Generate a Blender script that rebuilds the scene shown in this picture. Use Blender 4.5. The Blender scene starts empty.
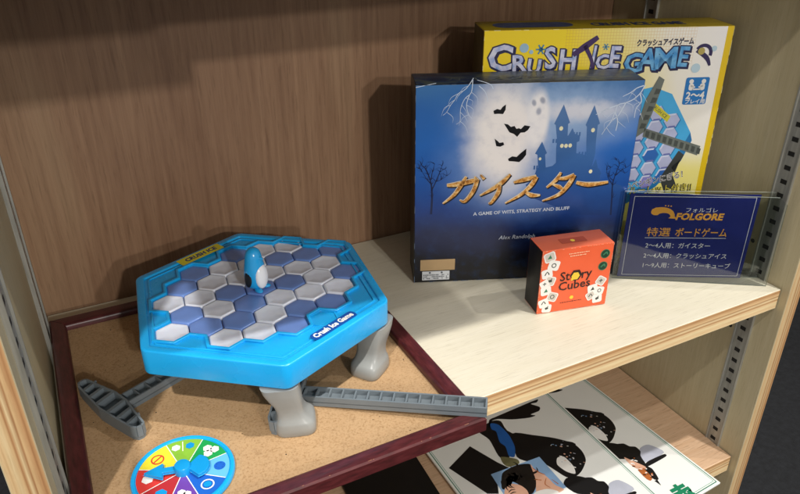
import bpy, bmesh, math, random
from mathutils import Vector, Matrix
random.seed(7)
S = bpy.context.scene
COL = S.collection
PI = math.pi

def lin(c):
    return tuple((x/12.92 if x <= .04045 else ((x+.055)/1.055)**2.4) for x in c)
def rgb(h):
    return lin(tuple(int(h[i:i+2], 16)/255 for i in (0, 2, 4)))

# ---------------------------------------------------------------- materials
class NT:
    def __init__(s, name):
        s.m = bpy.data.materials.new(name); s.m.use_nodes = True
        s.t = s.m.node_tree; s.b = s.t.nodes['Principled BSDF']
    def n(s, typ, **kw):
        o = s.t.nodes.new(typ)
        for k, v in kw.items():
            if k in o.bl_rna.properties and k not in ('inputs',): setattr(o, k, v)
            else: o.inputs[k].default_value = v
        return o
    def l(s, a, b): s.t.links.new(a, b)
    def coord(s, scale=(1, 1, 1), loc=(0, 0, 0), rot=(0, 0, 0), out='Object'):
        c = s.n('ShaderNodeTexCoord'); m = s.n('ShaderNodeMapping')
        m.inputs['Scale'].default_value = scale; m.inputs['Location'].default_value = loc; m.inputs['Rotation'].default_value = rot
        s.l(c.outputs[out], m.inputs['Vector']); return m.outputs['Vector']
    def noise(s, vec, scale, detail=4, rough=.55):
        o = s.n('ShaderNodeTexNoise'); o.inputs['Scale'].default_value = scale; o.inputs['Detail'].default_value = detail
        o.inputs['Roughness'].default_value = rough; s.l(vec, o.inputs['Vector']); return o.outputs['Fac']
    def ramp(s, fac, stops, interp='LINEAR'):
        o = s.n('ShaderNodeValToRGB'); cr = o.color_ramp; cr.interpolation = interp
        while len(cr.elements) < len(stops): cr.elements.new(.5)
        for e, (p, c) in zip(cr.elements, stops): e.position = p; e.color = (*c, 1)
        s.l(fac, o.inputs['Fac']); return o.outputs['Color']
    def mix(s, a, b, f, mode='MIX'):
        o = s.n('ShaderNodeMix', data_type='RGBA', blend_type=mode)
        for v, i in ((f, 0), (a, 6), (b, 7)):
            if isinstance(v, (int, float)): o.inputs[i].default_value = v
            elif isinstance(v, tuple): o.inputs[i].default_value = (*v, 1)
            else: s.l(v, o.inputs[i])
        return o.outputs[2]
    def math(s, op, a, b=0., c=0.):
        o = s.n('ShaderNodeMath', operation=op)
        for i, v in enumerate((a, b, c)):
            if isinstance(v, (int, float)): o.inputs[i].default_value = v
            else: s.l(v, o.inputs[i])
        return o.outputs[0]
    def bump(s, h, strength=.2, dist=.001):
        o = s.n('ShaderNodeBump'); o.inputs['Strength'].default_value = strength; o.inputs['Distance'].default_value = dist
        s.l(h, o.inputs['Height']); s.l(o.outputs['Normal'], s.b.inputs['Normal'])
    def base(s, c):
        if isinstance(c, tuple): s.b.inputs['Base Color'].default_value = (*c, 1)
        else: s.l(c, s.b.inputs['Base Color'])
    def rough(s, r):
        if isinstance(r, (int, float)): s.b.inputs['Roughness'].default_value = r
        else: s.l(r, s.b.inputs['Roughness'])

def plain(name, h, rough=.5, spec=.5, coat=0, trans=0, sss=0, var=.06, vscale=60, bump=0):
    t = NT(name); c = rgb(h) if isinstance(h, str) else h
    if var:
        f = t.noise(t.coord(), vscale, 3)
        t.base(t.ramp(f, [(.3, tuple(x*(1-var) for x in c)), (.7, tuple(min(1, x*(1+var)) for x in c))]))
        t.rough(t.math('MULTIPLY_ADD', f, .16, rough-.08))
        if bump: t.bump(f, bump, .0006)
    else:
        t.base(c); t.rough(rough)
    t.b.inputs['Specular IOR Level'].default_value = spec
    t.b.inputs['Coat Weight'].default_value = coat
    t.b.inputs['Transmission Weight'].default_value = trans
    if sss:
        t.b.inputs['Subsurface Weight'].default_value = sss
        t.b.inputs['Subsurface Radius'].default_value = (.6, .8, 1); t.b.inputs['Subsurface Scale'].default_value = .004
    return t.m

def veneer(name, c1, c2, axis, scale=1, rough=.5, bumpv=.12, figure=None, pore=.8):
    """wood face: grain drawn out along axis"""
    t = NT(name)
    st = [26, 26, 26]; st[axis] = 1.1
    v = t.coord(tuple(x*scale for x in st))
    a = t.noise(v, 9, 6, .65)
    st2 = [5., 5., 5.]; st2[axis] = .6
    b = t.noise(t.coord(tuple(x*scale for x in st2)), 2.4, 4, .6)
    st3 = [130, 130, 130]; st3[axis] = 7
    p = t.noise(t.coord(tuple(x*scale for x in st3)), 6, 3, .7)
    f = t.math('ADD', t.math('MULTIPLY', a, .55), t.math('MULTIPLY', b, .45))
    col = t.ramp(f, [(.34, c2), (.5, tuple((x+y)/2 for x, y in zip(c1, c2))), (.63, c1)])
    pores = t.ramp(p, [(.33, (.62, .58, .54)), (.45, (1, 1, 1))])
    col = t.mix(col, pores, pore, 'MULTIPLY')
    if figure:
        col = t.mix(col, figure, t.math('MULTIPLY', t.ramp(b, [(.55, (0, 0, 0)), (.75, (1, 1, 1))]), .5))
    t.base(col); t.rough(t.math('MULTIPLY_ADD', a, .2, rough-.1)); t.bump(p, bumpv, .0004)
    t.b.inputs['Specular IOR Level'].default_value = .35
    return t.m

def plyedge(name, axis, lo, hi, along, tint=(1, 1, 1)):
    """layered edge of plywood: plies stacked along axis between lo and hi"""
    t = NT(name)
    c = t.n('ShaderNodeTexCoord'); s = t.n('ShaderNodeSeparateXYZ'); t.l(c.outputs['Object'], s.inputs[0])
    st = [60, 60, 60]; st[along] = 6
    w = t.noise(t.coord(tuple(st)), 2, 3)
    f = t.math('DIVIDE', t.math('SUBTRACT', s.outputs[axis], lo), hi-lo)
    f = t.math('ADD', f, t.math('MULTIPLY', t.math('SUBTRACT', w, .5), .05))
    A, B, D, E = rgb('e9c896'), rgb('b98a5c'), rgb('f2dcae'), rgb('cfa373')
    col = t.ramp(f, [(0, D), (.16, A), (.3, D), (.42, A), (.47, B), (.5, E), (.56, D), (.66, B), (.7, A), (.84, E), (.88, B), (.93, E), (1, A)])
    st = [300, 300, 300]; st[along] = 14
    g = t.noise(t.coord(tuple(st)), 3, 4, .7)
    col = t.mix(col, t.ramp(g, [(.3, (.72, .66, .6)), (.6, (1, 1, 1))]), .6, 'MULTIPLY')
    col = t.mix(col, tint, 1., 'MULTIPLY')
    t.base(col); t.rough(.6); t.bump(g, .3, .0004)
    return t.m

# ---------------------------------------------------------------- mesh helpers
class MB:
    def __init__(s): s.v = []; s.f = []; s.m = []
    def add(s, vs, fs, mi=0):
        o = len(s.v); s.v += [tuple(v) for v in vs]
        for f in fs: s.f.append([i+o for i in f]); s.m.append(mi)
    def box(s, x0, x1, y0, y1, z0, z1, mi=0):
        s.add([(x, y, z) for x in (x0, x1) for y in (y0, y1) for z in (z0, z1)],
              [(0, 1, 3, 2), (4, 6, 7, 5), (0, 4, 5, 1), (2, 3, 7, 6), (0, 2, 6, 4), (1, 5, 7, 3)], mi)
    def poly(s, pts, z=0, mi=0):
        """flat polygon, made to face +z"""
        a = sum(pts[i-1][0]*pts[i][1]-pts[i][0]*pts[i-1][1] for i in range(len(pts)))
        if a < 0: pts = list(pts)[::-1]
        s.add([(x, y, z) for x, y in pts], [tuple(range(len(pts)))], mi)
    def disc(s, x, y, r, z=0, mi=0, n=20, ry=None):
        ry = ry or r
        s.poly([(x+r*math.cos(2*PI*i/n), y+ry*math.sin(2*PI*i/n)) for i in range(n)], z, mi)
    def ring(s, x, y, r, w, z=0, mi=0, n=24, a0=0, a1=2*PI):
        for i in range(n):
            a, b = a0+(a1-a0)*i/n, a0+(a1-a0)*(i+1)/n
            s.poly([(x+r*math.cos(a), y+r*math.sin(a)), (x+r*math.cos(b), y+r*math.sin(b)), (x+(r-w)*math.cos(b), y+(r-w)*math.sin(b)), (x+(r-w)*math.cos(a), y+(r-w)*math.sin(a))], z, mi)
    def stroke(s, pts, w, z=0, mi=0, sub=5, cap=True):
        """a tapering flat stroke through pts; w = widths per point or one start width"""
        P = [Vector(p) for p in pts]
        W = w if isinstance(w, (list, tuple)) else [w*(1-.75*i/max(1, len(P)-1)) for i in range(len(P))]
        Q = []; R = []
        for i in range(len(P)-1):
            p0, p1, p2, p3 = P[max(0, i-1)], P[i], P[i+1], P[min(len(P)-1, i+2)]
            for k in range(sub):
                u = k/sub
                Q.append(.5*((2*p1)+(p2-p0)*u+(2*p0-5*p1+4*p2-p3)*u*u+(3*p1-p0-3*p2+p3)*u**3)); R.append(W[i]*(1-u)+W[i+1]*u)
        Q.append(P[-1]); R.append(W[-1])
        L = []; Rr = []
        for i, q in enumerate(Q):
            d = (Q[min(i+1, len(Q)-1)]-Q[max(i-1, 0)]).normalized(); n = Vector((-d.y, d.x))*R[i]/2
            L.append(q+n); Rr.append(q-n)
        for i in range(len(Q)-1):
            s.poly([L[i], Rr[i], Rr[i+1], L[i+1]], z, mi)
    def rrect(s, x, y, w, h, r, z=0, mi=0, rot=0, shear=0):
        pts = []
        for cx, cy, a in ((w/2-r, h/2-r, 0), (-w/2+r, h/2-r, PI/2), (-w/2+r, -h/2+r, PI), (w/2-r, -h/2+r, 1.5*PI)):
            for k in range(5):
                b = a+PI/2*k/4; px, py = cx+r*math.cos(b), cy+r*math.sin(b); px += shear*py
                pts.append((x+px*math.cos(rot)-py*math.sin(rot), y+px*math.sin(rot)+py*math.cos(rot)))
        s.poly(pts, z, mi)
    def mesh(s, name, mats, smooth=False, bevel=0, seg=2, uv=None):
        me = bpy.data.meshes.new(name); me.from_pydata(s.v, [], s.f)
        for m in (mats if isinstance(mats, (list, tuple)) else [mats]): me.materials.append(m)
        me.polygons.foreach_set('material_index', s.m)
        bm = bmesh.new(); bm.from_mesh(me)
        if bevel:
            bmesh.ops.remove_doubles(bm, verts=bm.verts, dist=1e-6)
            bmesh.ops.bevel(bm, geom=[e for e in bm.edges if e.is_manifold and e.calc_face_angle(0) > .5], offset=bevel, segments=seg, affect='EDGES', profile=.5)
        bmesh.ops.recalc_face_normals(bm, faces=bm.faces) if bevel else None
        bm.to_mesh(me); bm.free()
        if smooth: shade(me)
        me.update(); return me
def shade(me, ang=40):
    me.polygons.foreach_set('use_smooth', [True]*len(me.polygons))
    me.set_sharp_from_angle(angle=math.radians(ang))

def link(name, data, parent=None, loc=(0, 0, 0), rot=(0, 0, 0)):
    o = bpy.data.objects.new(name, data); COL.objects.link(o)
    o.location = loc; o.rotation_euler = rot
    if parent: o.parent = parent
    return o
def tag(o, label, cat, group=None):
    o['label'] = label; o['category'] = cat
    if group: o['group'] = group
    return o
def thing(name, label, cat, loc=(0, 0, 0), rz=0, group=None):
    o = link(name, None, None, loc, (0, 0, rz)); o.empty_display_size = .02
    return tag(o, label, cat, group)

def text_mesh(body, size, mats, align='LEFT', offset=0, shear=0, extrude=0, width=None, spacing=1, fat=None, line=None):
    c = bpy.data.curves.new('txt', 'FONT'); c.body = body; c.size = size; c.align_x = align
    c.offset = offset; c.shear = shear; c.extrude = extrude; c.space_character = spacing; c.resolution_u = 2
    if line: c.space_line = line
    o = bpy.data.objects.new('txt', c); COL.objects.link(o)
    dg = bpy.context.evaluated_depsgraph_get(); dg.update()
    me = bpy.data.meshes.new_from_object(o.evaluated_get(dg))
    bpy.data.objects.remove(o)
    me.materials.clear()
    me.materials.append(mats)
    for p in me.polygons: p.material_index = 0
    if width:
        xs = [v.co.x for v in me.vertices]; w = max(xs)-min(xs); k = width/w
        for v in me.vertices: v.co.x *= k
    return me
def curve_mesh(splines, mat, extrude=0, bevel=0, res=2):
    """filled 2D curve with holes -> mesh"""
    c = bpy.data.curves.new('c', 'CURVE'); c.dimensions = '2D'; c.fill_mode = 'BOTH'
    c.extrude = extrude; c.bevel_depth = bevel; c.bevel_resolution = res
    for pts in splines:
        sp = c.splines.new('POLY'); sp.points.add(len(pts)-1); sp.use_cyclic_u = True
        for p, q in zip(sp.points, pts): p.co = (q[0], q[1], 0, 1)
    o = bpy.data.objects.new('c', c); COL.objects.link(o)
    dg = bpy.context.evaluated_depsgraph_get(); dg.update()
    me = bpy.data.meshes.new_from_object(o.evaluated_get(dg)); bpy.data.objects.remove(o)
    me.materials.clear(); me.materials.append(mat)
    bm = bmesh.new(); bm.from_mesh(me); bmesh.ops.remove_doubles(bm, verts=bm.verts, dist=1e-6); bm.to_mesh(me); bm.free()
    return me
def rounded(pts, r, n=5):
    out = []
    N = len(pts)
    for i in range(N):
        p, a, b = Vector(pts[i]), Vector(pts[i-1]), Vector(pts[(i+1) % N])
        u, v = (a-p).normalized(), (b-p).normalized(); ang = u.angle(v); d = r/math.tan(ang/2)
        c = p+(u+v).normalized()*r/math.sin(ang/2); s, e = p+u*d-c, p+v*d-c
        a0 = math.atan2(s.y, s.x); a1 = math.atan2(e.y, e.x); da = (a1-a0+PI) % (2*PI)-PI
        for k in range(n+1): t = a0+da*k/n; out.append((c.x+r*math.cos(t), c.y+r*math.sin(t)))
    return out
def smooth(pts, sub=4):
    P = [Vector(p) for p in pts]; N = len(P); out = []
    for i in range(N):
        p0, p1, p2, p3 = P[i-1], P[i], P[(i+1) % N], P[(i+2) % N]
        for k in range(sub):
            u = k/sub
            t1, t2 = (p2-p0)*.38, (p3-p1)*.38
            h1, h2, h3, h4 = 2*u**3-3*u*u+1, -2*u**3+3*u*u, u**3-2*u*u+u, u**3-u*u
            out.append(tuple(p1*h1+p2*h2+t1*h3+t2*h4))
    return out
def mm(pts): return [(x/1000, y/1000) for x, y in pts]

# outlines of the printed artwork, in millimetres on their own sheet
ART = {"bats":[[[66.07,165.09],[69.2,166.66],[71.96,165.76],[73.91,168.47],[76.47,170.33],[76.29,165.64],[74.4,162.08],[70.31,162.48],[66.81,162.29]],[[75.85,153.65],[79.18,152.99],[82.1,150.64],[85.04,151.4],[86.91,148.8],[89.06,149.3],[90.79,148.4],[93.79,151.71],[98.83,150.71],[96.94,147.36],[94.35,145.44],[90.78,145.26],[88.06,141.63],[85.08,144.29],[81.11,145.84],[78.62,149.61]],[[68.61,140.52],[71.23,138.43],[73.01,136.64],[76.28,137.11],[77.29,134.77],[73.82,133.15],[70.46,133.84]],[[81.63,121.78],[85.08,124.01],[89.04,123.29],[92.39,126.69],[97.06,130.63],[97.28,125.06],[94.81,121.31],[91.69,118.47],[86.58,119.24],[82.35,119.69]]],
"castle":[[105.87,102.34],[107.86,111.32],[109.13,112.77],[107.41,124.71],[105.07,125.67],[110.44,136.59],[115.73,125.9],[114.19,124.48],[115.97,112.52],[121.8,113.8],[124.62,116.69],[123.45,130.04],[123.57,136.75],[120.88,151.2],[119.4,152.09],[126.07,169.04],[133.19,152.83],[131.65,151.74],[132.32,141.1],[135.49,142.74],[139.71,142.61],[143.31,140.76],[143.32,136.11],[141.2,135.01],[141.85,125.0],[146.2,124.26],[151.3,122.31],[149.86,133.56],[148.49,148.67],[147.15,150.42],[152.69,167.79],[159.66,151.2],[157.84,150.11],[158.21,134.76],[159.02,124.42],[157.35,111.0],[160.31,119.01],[163.14,110.79],[163.3,103.18],[168.31,98.38],[186.66,93.02],[191.17,86.59],[191.14,63.02],[149.13,64.93],[106.17,83.88],[99.27,96.5]],
"cwin":[[125.96,147.91,2],[154.22,145.62,2],[128.28,132.22,1.9],[131.95,132.1,1.9],[135.6,132.27,1.9],[156.95,107.38,1.9],[110.05,120.78,1.4]],
"bolts":[[[47.8,193.14],[43.94,186.85],[40.45,183.18],[35.83,180.6],[32.91,175.27],[29.66,171.0],[26.46,165.06],[23.37,162.39]],[[47.3,192.62],[46.62,181.42],[41.85,176.67],[38.96,170.76],[37.93,164.75],[38.04,156.98],[34.95,154.28]],[[45.15,179.29],[42.96,170.65],[45.28,162.33],[48.15,158.92]],[[64.78,183.68],[61.84,187.77],[51.05,191.48]],[[52.66,186.64],[58.3,181.14],[60.98,172.92]],[[194.12,183.94],[191.29,177.38],[186.02,171.95],[179.77,169.04],[173.34,167.25],[171.44,161.11],[169.62,154.34],[165.79,147.58],[162.42,141.32]],[[179.77,169.04],[176.42,161.54],[174.24,157.34],[169.62,154.34]],[[173.34,167.25],[165.9,164.64],[159.66,161.43],[154.93,159.3]],[[193.09,183.41],[187.32,181.35],[182.35,177.6],[176.16,174.43]],[[190.87,176.56],[193.12,169.54],[189.52,164.01],[189.18,155.5]],[[171.44,161.11],[174.87,153.05],[174.44,144.43]],[[0.31,186.52],[6.77,187.7],[17.11,189.59]]],
"trees":[[[[15.01,71.02],[15.62,87.7],[14.68,99.88],[12.2,108.94],[9.83,114.94]],2.6],[[[14.87,93.83],[18.75,102.72],[22.03,111.54],[23.74,117.38]],1.6],[[[15.24,99.85],[11.23,104.51],[6.62,112.11]],1.4],[[[14.55,104.38],[15.42,111.78],[17.37,119.07]],1.2],[[[12.2,108.94],[8.15,116.48],[5.91,118.61]],0.9],[[[18.75,102.72],[22.86,104.06],[28.25,107.73]],0.9],[[[6.62,112.11],[4.92,114.54],[3.26,115.19]],0.7],[[[22.03,111.54],[25.25,113.78]],0.7],[[[181.48,63.46],[180.19,80.76],[178.97,93.33],[179.98,102.54],[181.78,110.1]],2.2],[[[178.97,93.33],[173.75,101.25],[171.29,108.36]],1.2],[[[179.98,102.54],[184.58,106.96],[188.8,109.84]],1.2],[[[178.89,97.97],[174.79,102.13],[174.78,110.36]],1],[[[181.78,110.1],[182.36,114.02],[179.59,117.13]],0.8],[[[184.58,106.96],[188.42,104.67]],0.6]],
"glyph":[[[[28.62,98.72],[38.35,99.54],[55.22,103.1]],[2,4,3.4]],[[[55.22,103.1],[53.91,96.8],[50.92,89.9],[45.08,82.76],[40.48,84.19]],[3.4,3.2,3,2.4,0.6]],[[[45.53,106.47],[41.46,98.81],[35.17,89.33],[25.39,81.13]],[1.4,3.4,2.6,0.6]],[[[52.8,106.19],[56.42,101.84]],[1,2.2]],[[[58.02,107.79],[61.65,103.45]],[1,2.2]],[[[84.73,107.38],[77.69,99.8],[68.25,93.17],[58.4,87.75]],[1.6,3.6,2.8,0.6]],[[[75.84,98.05],[74.73,89.83],[69.11,80.48],[66.82,80.58]],[2.4,3.4,2.2,0.6]],[[[88.21,99.38],[96.55,101.49],[108.27,104.07]],[1.4,3.6,3.2]],[[[108.27,104.07],[104.44,96.3],[95.78,87.42],[81.8,79.31]],[3.2,3.4,2.6,0.6]],[[[98.67,90.39],[105.36,86.4],[113.46,86.06]],[1.2,3.6,1]],[[[130.2,107.47],[126.39,100.32],[118.51,93.28]],[1.4,3,1]],[[[127.99,101.48],[135.43,101.8],[142.59,104.58]],[1.4,3,2.8]],[[[142.59,104.58],[138.46,95.56],[130.27,85.98],[115.77,80.35]],[2.8,3.4,2.6,0.6]],[[[123.97,96.13],[130.03,93.43],[135.1,89.51]],[1,3,1]],[[[145.22,97.14],[157.13,94.82],[174.4,96.6]],[2.2,3.8,1.6]]],
"c_hammer":[[[161.96,179.59],[167.26,176.39],[162.54,152.3],[156.29,128.25],[145.22,120.34],[147.86,132.6],[152.69,158.5]],[[155.77,131.54],[213.34,112.26],[211.8,102.97],[155.02,123.34]]],
"c_leg":[[192.76,108.3],[199.02,103.84],[190.69,84.71],[197.36,71.22],[185.21,67.23],[178.64,80.78]],
"l_blackrect":[[-245.03,135.99],[-231.81,102.7],[-224.84,90.26],[-243.38,87.72],[-254.54,67.29],[-264.5,72.43],[-281.35,119.44]],
"l_boat":[[-193.3,130.89],[-174.73,118.93],[-155.82,103.68],[-143.46,88.44],[-142.53,74.78],[-147.54,62.75],[-160.46,53.51],[-170.64,50.16],[-180.83,53.72],[-188.71,76.88],[-199.32,85.92],[-209.28,100.08]],
"l_arm":[[-203.77,160.66],[-193.59,161.83],[-170.48,162.98],[-146.77,164.17],[-133.48,164.15],[-137.9,160.49],[-145.59,161.29],[-139.7,152.4],[-144.52,147.35],[-156.29,146.87],[-152.78,142.89],[-162.09,143.39],[-179.93,149.62],[-193.42,157.45],[-202.5,157.89],[-211.03,149.74]],
"l_armb":[[-224.44,152.55],[-202.5,157.89],[-193.25,153.1],[-192.85,131.33],[-142.8,90.28],[-153.93,84.38],[-200.33,112.21],[-220.81,100.11],[-225.69,110.07],[-221.04,134.67]],
"l_blue":[[-205.75,155.35],[-198.75,149.63],[-197.91,130.71],[-202.54,113.35],[-211.05,101.39],[-215.9,105.02],[-211.38,117.92],[-212.97,126.54],[-207.27,141.63],[-209.77,147.02]],
"l_photo":[[-247.32,92.15],[-188.12,89.15],[-189.43,43.11],[-215.56,42.04],[-251.18,60.44]],
"l_hair":[[-236.52,87.61],[-224.84,90.26],[-213.76,89.82],[-202.94,84.94],[-206.69,72.2],[-211.98,61.38],[-224.68,51.87],[-233.63,56.5],[-229.94,67.33],[-235.44,75.17],[-246.42,69.26],[-247.36,73.03]],
"l_face":[[-236.3,73.94],[-229.94,67.33],[-233.63,56.5],[-248.57,64.21],[-245.59,70.47]],
"l_face2":[[-202.94,84.94],[-203.79,74.16],[-199.49,68.48],[-198.13,60.95],[-197.63,50.65],[-193.3,41.83],[-204.77,41.6],[-220.69,49.82],[-211.18,64.32]],
"l_white":[[-172.22,79.12],[-164.85,77.13],[-164.68,62.7],[-169.67,53.08],[-175.92,59.76],[-178.27,71.49]],
"l_olive":[[-224.1,107.74],[-211.18,97.43],[-212.83,91.12],[-224.98,92.08],[-227.48,98.68]],
"l_cloud":[[-181.8,52.52],[-169.61,49.63],[-160.36,39.76],[-155.26,32.09],[-164.98,21.05],[-184.87,31.32],[-189.56,46.48]],
"r_boat":[[-111.61,142.72],[-100.53,134.36],[-90.6,122.43],[-81.68,114.2],[-78.28,102.23],[-82.07,89.26],[-89.59,81.03],[-104.94,74.81],[-115.27,84.82],[-116.89,114.67]],
"r_cloud":[[-108.02,71.84],[-102.51,72.06],[-94.05,68.45],[-91.46,62.01],[-86.49,58.17],[-87.01,50.89],[-92.06,46.07],[-95.21,37.97],[-97.04,31.75],[-95.93,26.46],[-100.94,14.05],[-105.09,15.06],[-106.23,20.2],[-105.88,26.93],[-108.31,35.21],[-109.27,45.24],[-110.03,60.29]],
"r_bar":[[-96.83,35.21],[-90.21,36.59],[-70.14,35.24],[-67.34,33.3],[-70.79,31.41],[-95.33,31.35],[-98.13,32.79]],
"r_orange":[[-109.81,33.63],[-103.63,29.27],[-105.6,18.73],[-109.92,16.42],[-111.81,20.8]],
"r_skin":[[-108.88,53.54],[-106.22,48.5],[-99.83,33.19],[-102.87,30.05],[-109.71,35.93],[-110.68,45.96]],
"r_tri":[[-106.96,14.21],[-103.05,14.0],[-105.83,6.46]],
"r_grey":[[-83.79,54.24],[-71.85,53.15],[-66.59,36.61],[-95.98,37.17],[-91.7,47.11]],
"r_green":[[-104.94,-2.79]]}
LA, LF, LN, LB, LC, LE, AMB, EXPO = 108, 30, 78, 36, 126, 88, .48, .08

# ================================================================ materials
birch = veneer('birch_veneer', rgb('dad4c2'), rgb('d0c9b3'), 0, 1, .5, .06, rgb('c6b995'), pore=.42)
birch_v = veneer('birch_side', rgb('cbbf9f'), rgb('bcae8a'), 2, 1, .5, .06, pore=.35)
lauan = veneer('lauan_back', rgb('9f7e62'), rgb('7d5d46'), 2, .8, .5, .12, rgb('a08a6c'), pore=.5)
peach = veneer('peach_ply', rgb('dcbd9e'), rgb('c9a482'), 0, 1, .55, .1, rgb('b58a68'))
edge_shelf = plyedge('shelf_edge', 2, -.021, 0, 0)
edge_side = plyedge('side_edge', 0, 0, .018, 2, (.74, .70, .66))
steel = NT('rail_steel'); steel.b.inputs['Metallic'].default_value = .35
_f = steel.noise(steel.coord((40, 40, 3)), 8, 4); steel.base(steel.ramp(_f, [(.3, rgb('8c8b84')), (.7, rgb('b1b0a8'))])); steel.rough(.42); steel = steel.m
hole_m = plain('slot_dark', '171513', .8, var=0)
maroon = NT('maroon_frame')
_f = maroon.noise(maroon.coord((14, 60, 60)), 6, 5); maroon.base(maroon.ramp(_f, [(.3, rgb('391718')), (.5, rgb('4c1d1f')), (.7, rgb('5a2628'))])); maroon.rough(.36); maroon.b.inputs['Coat Weight'].default_value = .15; maroon.bump(_f, .08, .0005); maroon = maroon.m
ck = NT('cork')
_v = ck.coord(); _a = ck.noise(_v, 700, 3, .6); _b = ck.noise(_v, 140, 3, .6); _c = ck.noise(_v, 22, 3, .5)
_col = ck.ramp(_a, [(.28, rgb('97764f')), (.45, rgb('b19069')), (.62, rgb('bb9a73')), (.8, rgb('a8865f'))])
_col = ck.mix(_col, ck.ramp(_b, [(.28, (.78, .74, .7)), (.42, (1, 1, 1)), (.75, (1.0, .97, .94))]), .55, 'MULTIPLY')
_col = ck.mix(_col, ck.ramp(_c, [(.3, (.9, .88, .86)), (.7, (1, 1, 1))]), 1, 'MULTIPLY')
ck.base(_col); ck.rough(.85); ck.bump(_a, .35, .0006); cork = ck.m
cyan = plain('cyan_plastic', '1ba6e8', .27, .5, .1, var=.05, sss=.12, vscale=35, bump=.04)
cyan_d = plain('cyan_plastic_arrow', '1591d0', .3, var=.03)
grey_pl = plain('grey_plastic', '8e908e', .34, .5, var=.05)
hammer_m = plain('slate_plastic', '6f787e', .4, .5, var=.06)
ice_w = plain('milky_tile', 'dfe5f4', .24, .5, .1, sss=.3, var=.03)
ice_b = plain('cobalt_tile', '6f8fd0', .24, .5, .15, sss=.2, var=.05)
white_ink = plain('white_ink', 'e9e7e2', .45, var=.02)
black_ink = plain('black_ink', '0d0d10', .4, var=0)
bat_ink = plain('bat_ink', '0b0c12', .3, var=0)

# ================================================================ setting
fl = MB(); fl.box(-3, 3, -4, 1.5, -.93, -.9)
cp = NT('dark_carpet'); _a = cp.noise(cp.coord(), 60, 4, .7); cp.base(cp.ramp(_a, [(.3, rgb('121316')), (.7, rgb('232529'))])); cp.rough(.95); cp.bump(_a, .5, .003)
o = link('floor', fl.mesh('floor', cp.m)); o['kind'] = 'structure'

D = .268; W = .612; TH = .018; ST = .021; FY = -.008
bk = thing('display_bookcase', 'plywood display bookcase with brown veneer back and slotted metal rails, holding all the games', 'bookcase', (0, 0, -.9))
def part(name, mb, mats, root, loc=(0, 0, 0), rot=(0, 0, 0), **k):
    return link(name, mb.mesh(name, mats, **k) if isinstance(mb, MB) else mb, root, loc, rot)
b = MB(); b.box(-W, 0, D, D+.006, 0, 1.75)
part('back_panel', b, lauan, bk)
def side(x0, x1):
    b = MB(); b.box(x0, x1, FY, D+.006, 0, 1.75)
    for i, n in enumerate(b.f): b.m[i] = 0
    b.m[4] = 1   # front face (y = FY)
    b.f[4:5] = b.f[4:5]
    return b
def set_front(b):
    for i, f in enumerate(b.f):
        ys = [b.v[k][1] for k in f]; b.m[i] = 1 if max(ys)-min(ys) < 1e-6 and min(ys) < .05 else 0
b = side(0, TH); set_front(b); part('side_panel', b, [birch_v, edge_side], bk, bevel=.0005, seg=1)
b = side(0, TH); set_front(b); part('side_panel', b, [birch_v, edge_side], bk, (-W-TH, 0, 0), bevel=.0005, seg=1)
def shelf(z, m, x0=-W+.0015, x1=-.0012):
    b = MB(); b.box(x0, x1, 0, D-.002, -ST, 0); set_front(b)
    part('shelf', b, [m, edge_shelf], bk, (0, 0, .9+z), bevel=.0006, seg=1)
shelf(0, birch); shelf(-.209, peach); shelf(.301+ST, birch); shelf(-.55, birch)
# slotted rails on the side panels
def rail(x, y0, y1, sgn, zoff=0):
    b = MB(); xa, xb = sorted((x, x+sgn*.0016)); b.box(xa, xb, y0, y1, .12, 1.7)
    lip = .0014
    b.box(*sorted((x, x+sgn*.0030)), y0-lip, y0, .12, 1.7); b.box(*sorted((x, x+sgn*.0030)), y1, y1+lip, .12, 1.7)
    o = part('slotted_rail', b, steel, bk)
    h = MB(); yc = (y0+y1)/2; xx = x+sgn*.0018
    xa, xb = sorted((xx-sgn*.0003, xx))
    z = .9-.65+zoff
    while z < .9+.7:
        h.box(xa, xb, yc-.0030, yc+.0030, z-.0021, z+.0021); z += .01313
    part('slot', h, hole_m, o)
    for zz in (.9-.035, .9+.165, .9-.27):
        s_ = MB(); s_.disc(0, 0, .0035, 0, 0, 14); q = part('screw', s_, steel, o, (x+sgn*.0021, yc, zz+.0066), (0, sgn*PI/2, 0))
rail(0, .0185, .0325, -1); rail(0, .205, .219, -1)
rail(-W, .014, .040, 1); rail(-W, .205, .236, 1)
for x in (0,):
    for z in (.032, -.065):
        s_ = MB(); s_.disc(0, 0, .0022, 0, 0, 12); part('shelf_pin_hole', s_, hole_m, bk, (-.0003, .0405, .9+z), (0, -PI/2, 0))
for y, z in ((.03, -.209), (.212, -.209), (.03, 0)):
    b = MB(); b.box(-.012, -.003, y-.006, y+.006, .9+z-ST-.012, .9+z-ST-.0005); part('shelf_bracket', b, steel, bk, bevel=.0008)
b = MB(); b.box(0, .002, 0, .002, 0, .002)

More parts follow.
